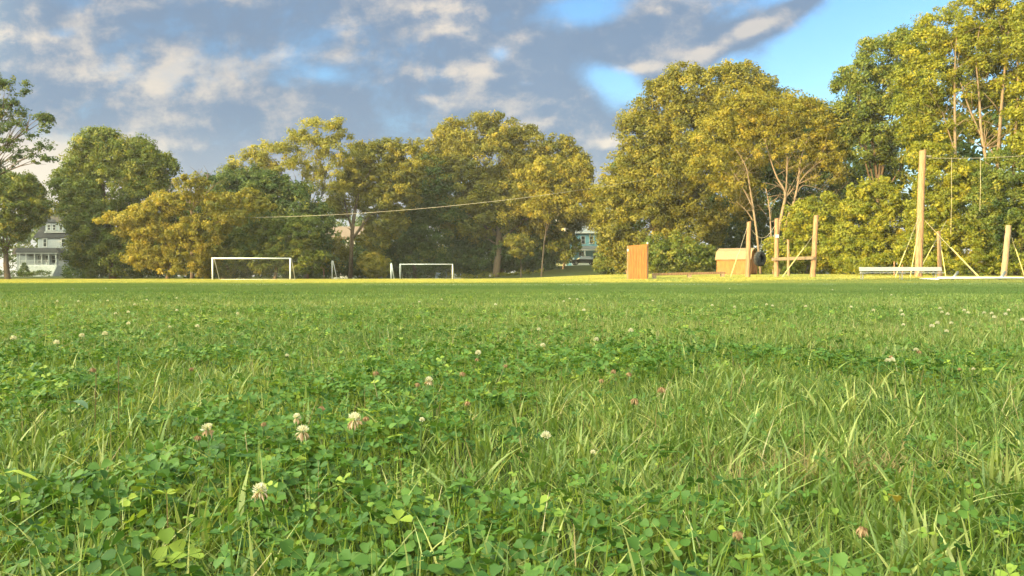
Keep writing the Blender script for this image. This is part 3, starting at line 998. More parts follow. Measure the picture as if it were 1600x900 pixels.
def shade_wood():
    """the trees left of and behind the camera whose shadow lies over the near field, and those left of the far row"""
    parts = []
    sx, sy = -S.x, -S.y
    nn = math.hypot(sx, sy)
    sx, sy = sx / nn, sy / nn
    bx_ = [-120, -60, -16, 0, 8, 15, 20, 27, 34, 44, 80]
    by_ = [-30, 5, 27, 35, 41, 44.5, 46.5, 48, 49.5, 52, 62]
    path = [(-36, 21), (-44, 12), (-52, 0), (-60, -14), (-63, -30), (-58, -46), (-42, -58), (-15, -62)]
    te = math.tan(R(SUN_EL))
    for i in range(len(path) - 1):
        p, q = Vector((*path[i], 0)), Vector((*path[i + 1], 0))
        n = int((q - p).length / 2.4) + 1
        for j in range(n):
            b = p.lerp(q, j / n)
            st = 30.0
            while st < 160 and b.y + sy * st < np.interp(b.x + sx * st, bx_, by_):
                st += .5
            H = st * te * random.uniform(.93, 1.03)
            r = 3.2
            zc = H - 3.1
            while zc > -2:
                cc, out = lobe_clumps((b.x + random.uniform(-.4, .4), b.y, zc), (r, r, 3.2), 1.1, .95)
                cc[:, 2] = np.minimum(cc[:, 2], H - .6)
                parts.append(leaf_cloud(cc, 1.1 * rng.uniform(.7, 1.1, len(cc)), 22, .80, .7, out))
                zc -= 3.2
    for (x, y, h) in [(-94, 124, 14), (-102, 114, 15), (-110, 106, 15), (-122, 100, 15), (-66, 84, 15), (-76, 80, 17), (-86, 84, 16), (-98, 80, 17), (-72, 94, 17), (-110, 78, 16), (-90, 98, 18)]:  # unseen trees added so the houses and far row fall in shade
        for zc, r in ((h - 4, 4.5), (h - 9, 5.5), (3.5, 4.5)):
            cc, out = lobe_clumps((x, y, zc), (r, r, 4.5), 1.2, .8)
            parts.append(leaf_cloud(cc, 1.2 * rng.uniform(.7, 1.1, len(cc)), 20, .75, .8, out))
    V, Q, v = merge(parts)
    o = np_mesh('woodland', V, Q, M['leaf_mid'], v=v)
    tag(o, 'wood bordering the field out of view on the left', 'woodland', kind='stuff')


shade_wood()


def dead_tree():
    d = 92
    x = (300 - 800) / F * d
    base = Vector((x, d, gzf(x, d)))
    mb = MB()
    tips = []
    for (px, py) in [(268, 285), (285, 272), (300, 278), (312, 264), (330, 270), (322, 285), (345, 282), (255, 300)]:
        tips.append(P(px, py, d))
    fk = P(300, 330, d)
    mb.tube([base - Vector((0, 0, .3)), base.lerp(fk, .5), fk], [.22, .18, .14], 8)
    for t in tips:
        m1 = fk.lerp(t, .5) + Vector((random.uniform(-.4, .4), 0, .2))
        mb.tube([fk, m1, t], [.08, .05, .015], 6)
        for _ in range(9):
            b = m1.lerp(t, random.uniform(-.3, .9))
            e = b + Vector((random.uniform(-1, 1), random.uniform(-.5, .5), random.uniform(.3, 1.3))) * 1.1
            mb.tube([b, b.lerp(e, .5) + Vector((.05, 0, 0)), e], [.028, .02, .01], 5)
    mb.v = [tuple(Vector(q) - base) for q in mb.v]
    root = empty('dead_tree', base)
    tag(root, 'leafless tree of thin brown twigs against the sky', 'tree')
    mb.build('trunk', M['bark'], root)


dead_tree()

# evergreen cone at the porch house
def cone_bush():
    d = 122
    b = P(38, 428, d)
    b.z = gzf(b.x, b.y)
    n = 110
    t = rng.random(n) ** 1.3
    a = rng.uniform(0, 2 * np.pi, n)
    rr = (1 - t) * .85 + .1
    c = np.stack([b.x + np.cos(a) * rr, b.y + np.sin(a) * rr, b.z + .15 + t * 1.9], 1)
    V, Q, v = leaf_cloud(c, np.full(n, .26), 26, .17, 1.0)
    r_ = empty('conifer_shrub', b)
    tag(r_, 'small dark cone shaped evergreen before the white porch', 'shrub')
    np_mesh('crown', V - np.array(b, dtype=np.float32), Q, M['leaf_dark'], r_, v)
    MB().tube([(0, 0, -.2), (0, 0, 1.2)], [.07, .03], 6).build('trunk', M['bark'], r_)


cone_bush()
band('hedge_planting', 'low dark planting along the front of the porch house', 'leaf_dark', [(-40, 80, 119, 121, .85, .5)], .3, 26, .18, 2.2, 'planting')

# ------------------------------------------------------------------ houses
M['white_siding'] = mat_siding('white_siding', (.34, .36, .38))
M['blue_siding'] = mat_siding('blue_siding', (.17, .38, .46))
M['slate_siding'] = mat_siding('slate_siding', (.16, .21, .28))
M['yellow_siding'] = mat_siding('yellow_siding', (.70, .58, .26))
M['trim'] = mat_basic('white_trim', (.52, .52, .51), (.45, .45, .44), 2, .5)
M['roof'] = mat_basic('dark_shingles', (.075, .075, .085), (.045, .045, .05), 12, .9, bump=.4)
M['roof_grey'] = mat_basic('grey_shingles', (.26, .27, .29), (.17, .18, .20), 12, .9, bump=.4)
M['roof_red'] = mat_basic('reddish_shingles', (.17, .13, .11), (.12, .09, .08), 12, .9, bump=.4)
M['glass'] = mat_basic('window_glass', (.02, .025, .03), (.03, .035, .04), 2, .08, spec=.8)
M['porch_wood'] = mat_basic('porch_paint', (.60, .60, .58), (.45, .45, .44), 3, .6)


def window(root, x, z, w, h, y):
    f = MB()
    t = .10
    f.box((x - w / 2, y, z), (t, .10, h + t)).box((x + w / 2, y, z), (t, .10, h + t))
    f.box((x, y, z + h / 2 + t / 2 + .003), (w + t * 2.4, .12, t)).box((x, y - .02, z - h / 2 - t / 2 - .003), (w + t * 2.6, .16, t))
    f.box((x, y, z), (w - t, .06, .05))
    fo = f.build('window', M['trim'], root)
    MB().box((x, y + .03, z), (w - t, .03, h)).build('pane', M['glass'], fo)


def win_side(root, y, z, w, h, x):
    f = MB()
    t = .10
    f.box((x, y - w / 2, z), (.10, t, h + t)).box((x, y + w / 2, z), (.10, t, h + t))
    f.box((x, y, z + h / 2 + t / 2 + .003), (.12, w + t * 2.4, t)).box((x - .02, y, z - h / 2 - t / 2 - .003), (.16, w + t * 2.6, t))
    fo = f.build('window', M['trim'], root)
    MB().box((x + .02, y, z), (.03, w - t, h)).build('pane', M['glass'], fo)


def gable_roof(w, y0, y1, z0, rise, over=.4, t=.18):
    """ridge along y, solid slab of thickness t"""
    a = w / 2 + over
    dz = rise * over / (w / 2)
    return MB().prism([(-a, z0 - dz), (0, z0 + rise), (a, z0 - dz), (a, z0 - dz + t), (0, z0 + rise + t * 1.3), (-a, z0 - dz + t)], y0 - over, y1 + over)


def porch_house():
    d = 130
    k = d / F
    bx = (80 - 800) * k
    b = Vector((bx, d, gzf(bx, d)))
    r = empty('porch_house', b)
    tag(r, 'white three storey house with dark roofs and a columned front porch', 'house')
    Z = lambda py: CAMZ + (HOR - py) * k - b.z
    X = lambda px: (px - 800) * k - b.x
    w0, w1 = X(52), X(112)
    MB().box(((w0 + w1) / 2, 5, (Z(371) - .3) / 2), (w1 - w0, 8, Z(371) + .3)).build('wall', M['white_siding'], r)
    # skirt roof between second floor and attic, then attic dormer and its roof
    a0, a1 = w0 - .5, w1 + .5
    MB().prism([(a0, Z(371)), (a1, Z(371)), (a1 - 1.6, Z(352)), (a0 + 1.6, Z(352))], .8, 9.2).build('roof', M['roof'], r)
    dm = MB().box(((X(68) + X(100)) / 2, 2.6, (Z(362) + Z(347)) / 2), (X(100) - X(68), 4.0, Z(347) - Z(362))).build('dormer', M['white_siding'], r)
    MB().prism([(X(64), Z(347)), (X(104), Z(347)), (X(94), Z(336)), (X(74), Z(336))], .2, 7.6).build('roof', M['roof'], r)
    for px in (74, 82.5, 93):
        window(dm, X(px), Z(355), .55, .85, .56)
    MB().box(((X(68) + X(100)) / 2, .55, Z(362.5)), (X(101) - X(67), .16, .14)).build('sill', M['trim'], dm)
    for px, w in ((65.5, .62), (95, .8)):
        window(r, X(px), Z(379), w, 1.25, .96)
    # left wing lit by the sun
    MB().box(((X(16) + X(52)) / 2, 4, (Z(397) - .3) / 2), (X(52) - X(16), 5, Z(397) + .3)).build('wing', M['white_siding'], r)
    MB().prism([(X(12), Z(397)), (X(54), Z(397)), (X(50), Z(387)), (X(16), Z(387))], 1.2, 6.8).build('roof', M['roof_red'], r)
    # porch
    pf = Z(414)
    MB().box(((X(38) + X(98)) / 2, -.3, pf / 2 - .1), (X(98) - X(38), 2.6, pf + .2)).build('porch_base', M['porch_wood'], r)
    MB().prism([(X(34), Z(395)), (X(102), Z(395)), (X(97), Z(388)), (X(39), Z(388))], -1.9, 1.0).build('porch_roof', M['roof'], r)
    MB().box(((X(36) + X(100)) / 2, -1.65, Z(396) - .01), (X(100) - X(36), .12, .22)).build('fascia', M['trim'], r)
    for px in (40, 50, 63, 74, 85, 96):
        MB().tube([(X(px), -1.5, pf), (X(px), -1.5, Z(397))], .09, 8).build('column', M['trim'], r)
    rl = MB()
    rl.box(((X(40) + X(84)) / 2, -1.5, pf + .75), (X(84) - X(40), .06, .07)).box(((X(40) + X(84)) / 2, -1.5, pf + .12), (X(84) - X(40), .05, .05))
    n = 34
    for i in range(n + 1):
        rl.box((X(40) + (X(84) - X(40)) * i / n, -1.5, pf + .43), (.035, .035, .6))
    rl.build('railing', M['trim'], r)
    for px in (57, 69, 79):
        window(r, X(px), Z(405), .7, 1.2, .97)
    dr = MB().box((X(91), .95, (pf + Z(400)) / 2), (.9, .08, Z(400) - pf)).build('door', M['trim'], r)
    MB().tube([(X(91) + .32, .88, pf + .95), (X(91) + .32, .83, pf + .95)], .04, 8).build('handle', M['glass'], dr)
    st = MB()
    for i in range(5):
        st.box((X(92), -1.75 - .3 * i, pf * (1 - (i + .5) / 5) / 2 + pf * 0.05 - .1), (1.5, .3, pf * (1 - i / 5) * .98))
    st.build('steps', M['porch_wood'], r)
    for sx in (X(84.5), X(98)):
        MB().tube([(sx, -1.6, pf + .8), (sx, -3.1, .85)], .045, 6).tube([(sx, -3.1, -.1), (sx, -3.1, .95)], .05, 6).build('handrail', M['trim'], r)


porch_house()


def simple_house(name, label, d, px0, px1, eave, peak, depth, wall, roof, wins, front_gable=True, porch=None, chimney=False):
    k = d / F
    xc = ((px0 + px1) / 2 - 800) * k
    b = Vector((xc, d, gzf(xc, d)))
    r = empty(name, b)
    tag(r, label, 'house')
    w = (px1 - px0) * k
    Z = lambda py: CAMZ + (HOR - py) * k - b.z
    X = lambda px: (px - 800) * k - b.x
    ze, zp = Z(eave), Z(peak)
    if front_gable:
        MB().prism([(-w / 2, -.3), (w / 2, -.3), (w / 2, ze), (0, zp), (-w / 2, ze)], 0, depth).build('wall', M[wall], r)
        rf = gable_roof(w, 0, depth, ze + .02, zp - ze).build('roof', M[roof], r)
        for sg in (-1, 1):
            a = Vector((sg * (w / 2 + .4), -.43, ze - (zp - ze) * .4 / (w / 2) + .05))
            MB().tube([a, (0, -.43, zp + .05)], .10, 4).build('bargeboard', M['trim'], rf)
    else:
        MB().box((0, depth / 2, (ze - .3) / 2), (w, depth, ze + .3)).build('wall', M[wall], r)
        rf = MB()
        a0, a1 = -w / 2 - .4, w / 2 + .4
        rf.add([(a0, -.4, ze), (a1, -.4, ze), (a1, depth / 2, zp), (a0, depth / 2, zp), (a0, depth + .4, ze), (a1, depth + .4, ze)],
               [(0, 1, 2, 3), (3, 2, 5, 4), (0, 3, 4), (1, 5, 2), (0, 4, 5, 1)])
        rf.build('roof', M[roof], r)
        MB().box((0, -.45, ze - .02), (w + .8, .1, .2)).build('fascia', M['trim'], r)
    for (px, py, ww, hh) in wins:
        window(r, X(px), Z(py), ww, hh, -.05)
    if chimney:
        MB().box((w * .2, depth / 2, zp + .2), (.7, .7, 1.6)).build('chimney', M['roof_red'], r)
    if porch:
        p0, p1, top, flo = porch
        rp = MB().prism([(X(p0) - .2, Z(top)), (X(p1) + .2, Z(top)), (X(p1), Z(top - 5)), (X(p0), Z(top - 5))], -2.4, -.02).build('porch_roof', M[roof], r)
        MB().box(((X(p0) + X(p1)) / 2, -2.3, Z(top) - .14), (X(p1) - X(p0), .1, .22)).build('fascia', M['trim'], rp)
        MB().box(((X(p0) + X(p1)) / 2, -1.25, Z(flo) / 2 - .1), (X(p1) - X(p0), 2.3, max(.3, Z(flo) + .2))).build('porch_base', M['porch_wood'], r)
        for i in range(4):
            xx = X(p0) + .2 + (X(p1) - X(p0) - .4) * i / 3
            MB().tube([(xx, -2.2, Z(flo)), (xx, -2.2, Z(top) - .2)], .12, 8).build('column', M['trim'], r)
    return r


simple_house('porch_house', 'light blue house with white trim behind the parked car', 146, 890, 952, 364, 343, 9, 'blue_siding', 'roof_grey',
             [(911, 375, .75, 1.35), (924, 375, .75, 1.35), (938, 375, .75, 1.35), (908, 400, .8, 1.4), (930, 400, .8, 1.4)], False, (893, 949, 390, 410))
simple_house('gabled_house', 'grey blue gabled house with white trim seen through a gap above the far goal', 132, 680, 722, 366, 347, 9, 'slate_siding', 'roof_grey',
             [(695, 365, .75, 1.1), (689, 388, .7, 1.2), (706, 388, .7, 1.2)], True)
simple_house('bungalow', 'white house with a reddish and grey roof behind the forked trunk', 134, 508, 584, 376, 351, 10, 'white_siding', 'roof_red',
             [(530, 384, .9, 1.0), (556, 384, .9, 1.0), (575, 384, .9, 1.0)], False, (520, 560, 376, 398), True)
simple_house('gabled_house', 'pale yellow house whose sharp gable shows above the dark trees', 156, 860, 884, 362, 341, 9, 'yellow_siding', 'roof_grey',
             [(872, 372, .8, 1.1)], True)

# ------------------------------------------------------------------ car and bin by the houses
M['car_paint'] = mat_basic('dark_car_paint', (.030, .032, .038), (.026, .028, .032), 2, .25, spec=.7)
M['rubber'] = mat_basic('rubber', (.035, .033, .032), (.02, .02, .02), 8, .85)
M['chrome'] = mat_basic('rim_metal', (.55, .55, .56), (.4, .4, .4), 3, .3, metal=.9)
M['lamp'] = mat_basic('lamp_lens', (.7, .7, .68), (.6, .6, .6), 3, .1)
M['silver_glass'] = mat_basic('car_glass', (.10, .12, .14), (.08, .10, .12), 2, .05, spec=1.0)


def car():
    d = 126
    b = P(912, 418, d)
    b.z = gzf(b.x, b.y)
    r = empty('parked_car', b, R(6))
    tag(r, 'dark parked car on the lawn edge in front of the light blue house', 'car')
    body = [(-2.2, .35), (-2.25, .62), (-2.1, .82), (-1.1, .93), (1.35, .95), (2.1, .88), (2.22, .6), (2.15, .32)]
    o = MB().prism(body, -.85, .85).build('body', M['car_paint'], r)
    cab = MB().add([(-1.1, -.80, .93), (1.5, -.80, .95), (1.5, .80, .95), (-1.1, .80, .93), (-.35, -.64, 1.42), (1.0, -.64, 1.42), (1.0, .64, 1.42), (-.35, .64, 1.42)],
                   [(0, 1, 5, 4), (1, 2, 6, 5), (2, 3, 7, 6), (3, 0, 4, 7), (0, 3, 2, 1)]).build('windows', M['silver_glass'], r)
    MB().box((.32, 0, 1.44), (1.36, 1.3, .05)).build('roof', M['car_paint'], r)
    for x in (-1.38, 1.38):
        for y in (-.84, .84):
            w = MB().tube([(x, y - .1, .33), (x, y + .1, .33)], .33, 20).build('wheel', M['rubber'], r)
            MB().tube([(x, y - .115, .33), (x, y + .115, .33)], .19, 16).build('rim', M['chrome'], w)
    for y in (-.6, .6):
        MB().box((-2.2, y, .68), (.10, .32, .13)).build('headlight', M['lamp'], r)
        MB().box((2.18, y, .72), (.08, .30, .14)).build('taillight', mat_basic('red_lens', (.4, .02, .02), rough=.2), r)


car()
M['turquoise'] = mat_basic('turquoise_plastic', (.18, .52, .55), (.14, .44, .48), 3, .45)


def bin_():
    d = 118
    b = P(864, 418, d)
    b.z = gzf(b.x, b.y)
    r = empty('wheeled_bin', b, R(15))
    tag(r, 'turquoise wheeled bin standing under the dark trees', 'bin')
    MB().add([(-.28, -.28, .08), (.28, -.28, .08), (.28, .28, .08), (-.28, .28, .08), (-.40, -.40, 1.05), (.40, -.40, 1.05), (.40, .40, 1.05), (-.40, .40, 1.05)],
             [(0, 1, 5, 4), (1, 2, 6, 5), (2, 3, 7, 6), (3, 0, 4, 7), (0, 3, 2, 1), (4, 5, 6, 7)]).build('body', M['turquoise'], r)
    MB().prism([(-.44, 1.06), (.44, 1.06), (.38, 1.18), (0, 1.24), (-.38, 1.18)], -.44, .42).build('lid', M['turquoise'], r)
    for x in (-.3, .3):
        MB().tube([(x - .04, .32, .12), (x + .04, .32, .12)], .12, 12).build('wheel', M['rubber'], r)
    MB().tube([(-.3, .47, 1.0), (.3, .47, 1.0)], .03, 6).build('handle', M['turquoise'], r)


bin_()


def picket():
    d = 120
    r = empty('picket_fence', (P(944, 418, d).x, d, gzf(P(944, 418, d).x, d)))
    tag(r, 'short white fence panel right of the light blue house', 'fence')
    p = MB().box((.45, 0, 1.0), (1.3, .05, .5)).build('panel', M['trim'], r)
    for x in (-.2, 1.1):
        MB().box((x, 0, .6), (.12, .12, 1.5)).build('post', M['trim'], r)


picket()

# ------------------------------------------------------------------ soccer goals
M['goal_white'] = mat_basic('white_goal_paint', (.80, .80, .78), (.72, .72, .70), 3, .4)
M['goal_rust'] = mat_basic('rusty_red_pipe', (.30, .12, .07), (.20, .09, .06), 6, .7)
M['net'] = mat_basic('net_cord', (.12, .12, .11), (.09, .09, .08), 4, .9)
M['alu'] = mat_basic('aluminium', (.34, .35, .36), (.25, .26, .28), 5, .5, (1, 8, 8), metal=.4)


def goal(label, x, y, rz, w, h, dep, top, mat='goal_white', pr=.06, net=True, group='soccer goals along the far side', lean=0.0):
    r = empty('soccer_goal', (x, y, gzf(x, y)), rz)
    tag(r, label, 'goal', group)
    MB().tube([(-w / 2 - pr, 0, h), (w / 2 + pr, 0, h)], pr, 10).build('crossbar', M[mat], r, smooth=True)
    for sx in (-1, 1):
        X = sx * w / 2
        MB().tube([(X, 0, -.1), (X, 0, h)], pr, 10).build('post', M[mat], r, smooth=True)
        MB().tube([(X, 0, h), (X, top, h), (X, dep, .05)], pr * .6, 8).build('side_bar', M[mat], r, smooth=True)
        MB().tube([(X, 0, .04), (X, dep, .04)], pr * .6, 8).build('ground_bar', M[mat], r, smooth=True)
    MB().tube([(-w / 2, dep, .05), (w / 2, dep, .05)], pr * .6, 8).build('back_bar', M[mat], r, smooth=True)
    if net:
        V = []

        def strip(a, b):
            a, b = Vector(a), Vector(b)
            dv = (b - a).normalized()
            s = dv.cross(Vector((0, -.8, .6)))
            s = s.normalized() * .0035 if s.length > .1 else Vector((.0035, 0, 0))
            V.extend([a - s, a + s, b + s, b - s])
        n = int(w / .2)
        for i in range(n + 1):
            X = -w / 2 + w * i / n
            strip((X, top, h - .05), (X, dep, .08))
            if top > .05:
                strip((X, 0, h - .02), (X, top, h - .02))
        m = int(h / .2)
        for j in range(m + 1):
            t = j / m
            yy = top + (dep - top) * t
            zz = (h - .05) * (1 - t) + .08 * t
            strip((-w / 2, yy, zz), (w / 2, yy, zz))
            for sx in (-1, 1):
                strip((sx * w / 2, 0, zz), (sx * w / 2, yy, zz))
        Q = np.arange(len(V)).reshape(-1, 4)
        np_mesh('net', np.array([tuple(q) for q in V]), Q, M['net'], r)
    return r


goal('largest white soccer goal, nearest on the far side of the field', P(393, 437, 74).x, 74, R(2), 7.35, 2.08, 1.9, .5, pr=.065)
goal('thin white soccer goal farthest back, before the dark trees right of the bush', P(666, 437, 96).x, 96, R(-3), 6.55, 1.86, 1.6, .4, pr=.055)
goal('white goal turned edge on beside the reddish frame', P(519, 437, 92).x, 92, R(-77), 4.6, 2.15, .55, .12, pr=.06, net=False)
goal('white goal turned edge on next to the farthest goal', P(611, 437, 95).x, 95, R(-80), 3.0, 1.95, .35, .05, pr=.055, net=False)
goal('small rusty red goal frame behind the others', P(496, 437, 97).x, 96, R(3), 2.0, 1.45, 1.0, .2, 'goal_rust', .045)


def lying_goal():
    d = 46
    b = P(1465, 438, d)
    r = empty('soccer_goal', (b.x, d, gzf(b.x, d)), R(-2))
    tag(r, 'white goal frame tipped over flat on the grass right of the bench', 'goal', None)
    w = 7.3
    MB().tube([(0, 0, .17), (w, 0, .17)], .06, 10).build('crossbar', M['goal_white'], r, smooth=True)
    for x, nm in ((.06, 'post'), (w, 'post')):
        MB().tube([(x, 0, .10), (x, 2.2, .10)], .06, 10).build(nm, M['goal_white'], r, smooth=True)
    MB().tube([(.7, 2.25, .12), (w, 2.25, .12)], .035, 8).build('ground_bar', M['alu'], r, smooth=True)
    for x in (.9, 3.7, 6.5):
        MB().tube([(x, .05, .12), (x + .75, .9, .52)], .075, 8).build('side_bar', M['alu'], r, smooth=True)
        MB().tube([(x + .75, .9, .50), (x + .45, 1.1, .05)], .05, 8).build('brace', M['alu'], r, smooth=True)


lying_goal()


def bench():
    d = 47
    b = P(1407, 437, d)
    r = empty('team_bench', (b.x, d, gzf(b.x, d)), R(-4))
    tag(r, 'long aluminium bench on short legs in front of the highest pole', 'bench')
    w = 4.85
    MB().box((0, .05, .66), (w, .05, .25), mtx=Matrix.Rotation(R(-12), 3, 'X')).build('backrest', M['alu'], r)
    MB().box((0, -.22, .44), (w, .26, .04)).build('seat', M['alu'], r)
    for x in (-w / 2 + .12, 0, w / 2 - .45):
        f = MB()
        f.tube([(x, -.22, -.05), (x, -.22, .42)], .032, 8)
        f.box((x, -.13, .405), (.26, .42, .03))
        f.tube([(x, .12, -.05), (x, .09, .70)], .025, 8)
        f.build('leg', M['alu'], r)


bench()

# ------------------------------------------------------------------ challenge course
M['timber'] = mat_basic('pine_pole', (.36, .215, .12), (.17, .10, .055), 4, .85, (9, 9, .5), .8)
M['timber_grey'] = mat_basic('weathered_pole', (.30, .22, .15), (.20, .14, .09), 3, .85, (7, 7, .6), .5)
M['board'] = mat_basic('orange_stained_board', (.34, .135, .032), (.20, .075, .020), 3, .75, (9, 9, .7), .3)
M['yellow_guard'] = mat_basic('yellow_guard', (.62, .52, .20), (.5, .42, .16), 3, .6)
M['rope'] = mat_basic('pale_rope', (.45, .40, .28), (.35, .30, .2), 10, .9)
M['wire'] = mat_basic('steel_wire', (.42, .38, .30), (.32, .29, .24), 3, .5, metal=.2)


def gpt(px, d):
    x = (px - 800) / F * d
    return Vector((x, d, gzf(x, d)))


def pole(label, px, d, pytop, pxtop, r0, mat='timber', group='timber poles of the ropes course', extras=None, name='timber_pole'):
    b = gpt(px, d)
    t = P(pxtop, pytop, d) - b
    mb = MB()
    n = 9
    pts = [Vector((0, 0, -.4))] + [t * (i / n) for i in range(n + 1)]
    pts = pts[:1] + [p + Vector((random.uniform(-.012, .012), 0, 0)) for p in pts[1:]]
    rad = [r0 * 1.05] + [r0 * (1.04 - .16 * i / n) for i in range(n + 1)]
    pts.append(t + Vector((0, 0, .025)))
    rad.append(r0 * .80)
    mb.tube(pts, rad, 18, wob=.015)
    r = empty(name, b)
    tag(r, label, 'pole', group)
    mb.build('shaft', M[mat], r, smooth=False)
    return r, b, t


pole('timber pole standing in front of the barn shaped shed', 1168, 52, 347, 1170, .16)
r2, b2, t2 = pole('left one of the two tall timber posts joined by the cross beam', 1213, 52, 342, 1213, .155)
MB().box((-.02, -.165, 2.75), (.24, .03, .22)).build('plate', M['trim'], r2)
pole('right one of the two tall timber posts joined by the cross beam', 1270, 52, 337, 1275, .175)
pole('short thin timber post behind the cross beam', 1232, 60, 375, 1231, .10)
rt, bt, tt = pole('highest timber pole of all, rising behind the bench', 1435, 52, 236, 1440, .235)
MB().tube([(tt.x, tt.y, tt.z - .35), (tt.x + .55, tt.y - .05, tt.z - .38)], .04, 8).build('bracket', M['wire'], rt)
pole('short timber pole just right of the highest pole', 1469, 54, 362, 1466, .14)
pole('weathered timber pole near the right edge behind the tipped goal', 1568, 50, 353, 1575, .18, 'timber_grey')
pole('short stub post left of the highest pole', 1397, 62, 409, 1397, .05)
pole('shorter stub post between the bench and the highest pole', 1410, 62, 414, 1410, .05)


def beam(name, label, a, b, hw, hh, mat='timber', cat='beam'):
    a, b = Vector(a), Vector(b)
    m = (a + b) / 2
    dv = b - a
    q = dv.to_track_quat('X', 'Z').to_matrix()
    o = MB().box((0, 0, 0), (dv.length, hw, hh), mtx=q).build(name, M[mat], None, loc=m)
    tag(o, label, cat)
    return o


bm_ = P(1238, 404.5, 51.7)
beam('cross_beam', 'horizontal timber fixed between two tall posts', P(1206, 405, 51.72), P(1270, 403, 51.72), .14, .21, 'timber_grey')


def low_beam():
    d = 52
    r = empty('balance_beam', gpt(1085, d))
    tag(r, 'long low balance beam lying between the orange wall and the shed', 'balance beam')
    a, b = gpt(1020, 50.5) - r.location, gpt(1132, 52.5) - r.location
    a.z += .30
    b.z += .30
    q = (b - a).to_track_quat('X', 'Z').to_matrix()
    MB().box((a + b) / 2, ((b - a).length, .24, .16), mtx=q).build('plank', M['timber'], r)
    for t in (.02, .5, .97):
        p = a.lerp(b, t)
        MB().box((p.x, p.y, p.z - .20), (.22, .34, .25)).build('support', M['timber_grey'], r)


low_beam()
# cable with lower yellow sleeve and guy wires
def guy(label, p0, p1, frac, group='yellow guarded guy wires of the ropes course'):
    """wire from ground p0 to p1, its lower part in a yellow sleeve"""
    b = p0.copy()
    b.z = gzf(b.x, b.y)
    r = empty('guy_wire', b)
    tag(r, label, 'guy wire', group)
    e = p1 - b
    MB().tube([(0, 0, -.1), e], .010, 5).build('wire', M['wire'], r)
    MB().tube([e * .02, e * frac], .024, 8).build('sleeve', M['yellow_guard'], r)


guy('guy wire in front of the barn shaped shed', gpt(1141, 51), P(1168, 352, 52), .46)
guy('guy wire crossing in front of the cross beam', gpt(1221, 50.5), P(1276, 360, 52), .62)
guy('guy wire rising to the left side of the highest pole', gpt(1398, 50), P(1438, 330, 52), .40)
guy('steep guy wire close against the highest pole', gpt(1422, 50.5), P(1438, 335, 52), .50)
guy('guy wire leaning up to the right from the highest pole foot', gpt(1430, 51), P(1478, 345, 57), .55)
guy('guy wire falling to the right of the short pole', gpt(1478, 52), P(1467, 368, 54), .62)
guy('long guy wire slanting down to the right before the bushes', gpt(1532, 50), P(1440, 340, 52), .50)
guy('guy wire right of the weathered pole', gpt(1602, 50), P(1576, 358, 50), .60)


def climbing_wall():
    d = 50
    b = gpt(996, d)
    r = empty('climbing_wall', b, R(-13))
    tag(r, 'flat orange wooden wall standing upright on the field edge', 'climbing wall')
    k = d / F
    w, h = 29 * k, 53 * k
    n = 7
    bd = MB()
    for i in range(n):
        x = -w / 2 + w * (i + .5) / n
        bd.box((x, 0, h / 2 - .05 + .012 * i * .6), (w / n - .012, .035, h + .1 + .008 * i))
    bd.build('boards', M['board'], r)
    MB().box((0, .03, h / 2 - .1), (w * .97, .02, h)).build('backing', M['board'], r)
    for sx, hh in ((-1, h - .02), (1, h + .12)):
        MB().box((sx * (w / 2 + .03), .16, hh / 2 - .15), (.10, .20, hh + .3)).build('post', M['timber'], r)
    MB().tube([(w / 2 + .03, .16, h + .10), (w / 2 + .03, .16, h + .2)], .06, 10).build('post_cap', M['trim'], r)
    MB().box((-w / 2 - .02, -.03, h - .30), (.10, .03, .14)).build('plate', M['trim'], r)
    br = MB().tube([(-w / 2 - .02, .15, .62), (-w / 2 - .20, .75, .60), (-w / 2 - .03, .3, .20)], .04, 6)
    br.build('brace', M['timber'], r)


climbing_wall()


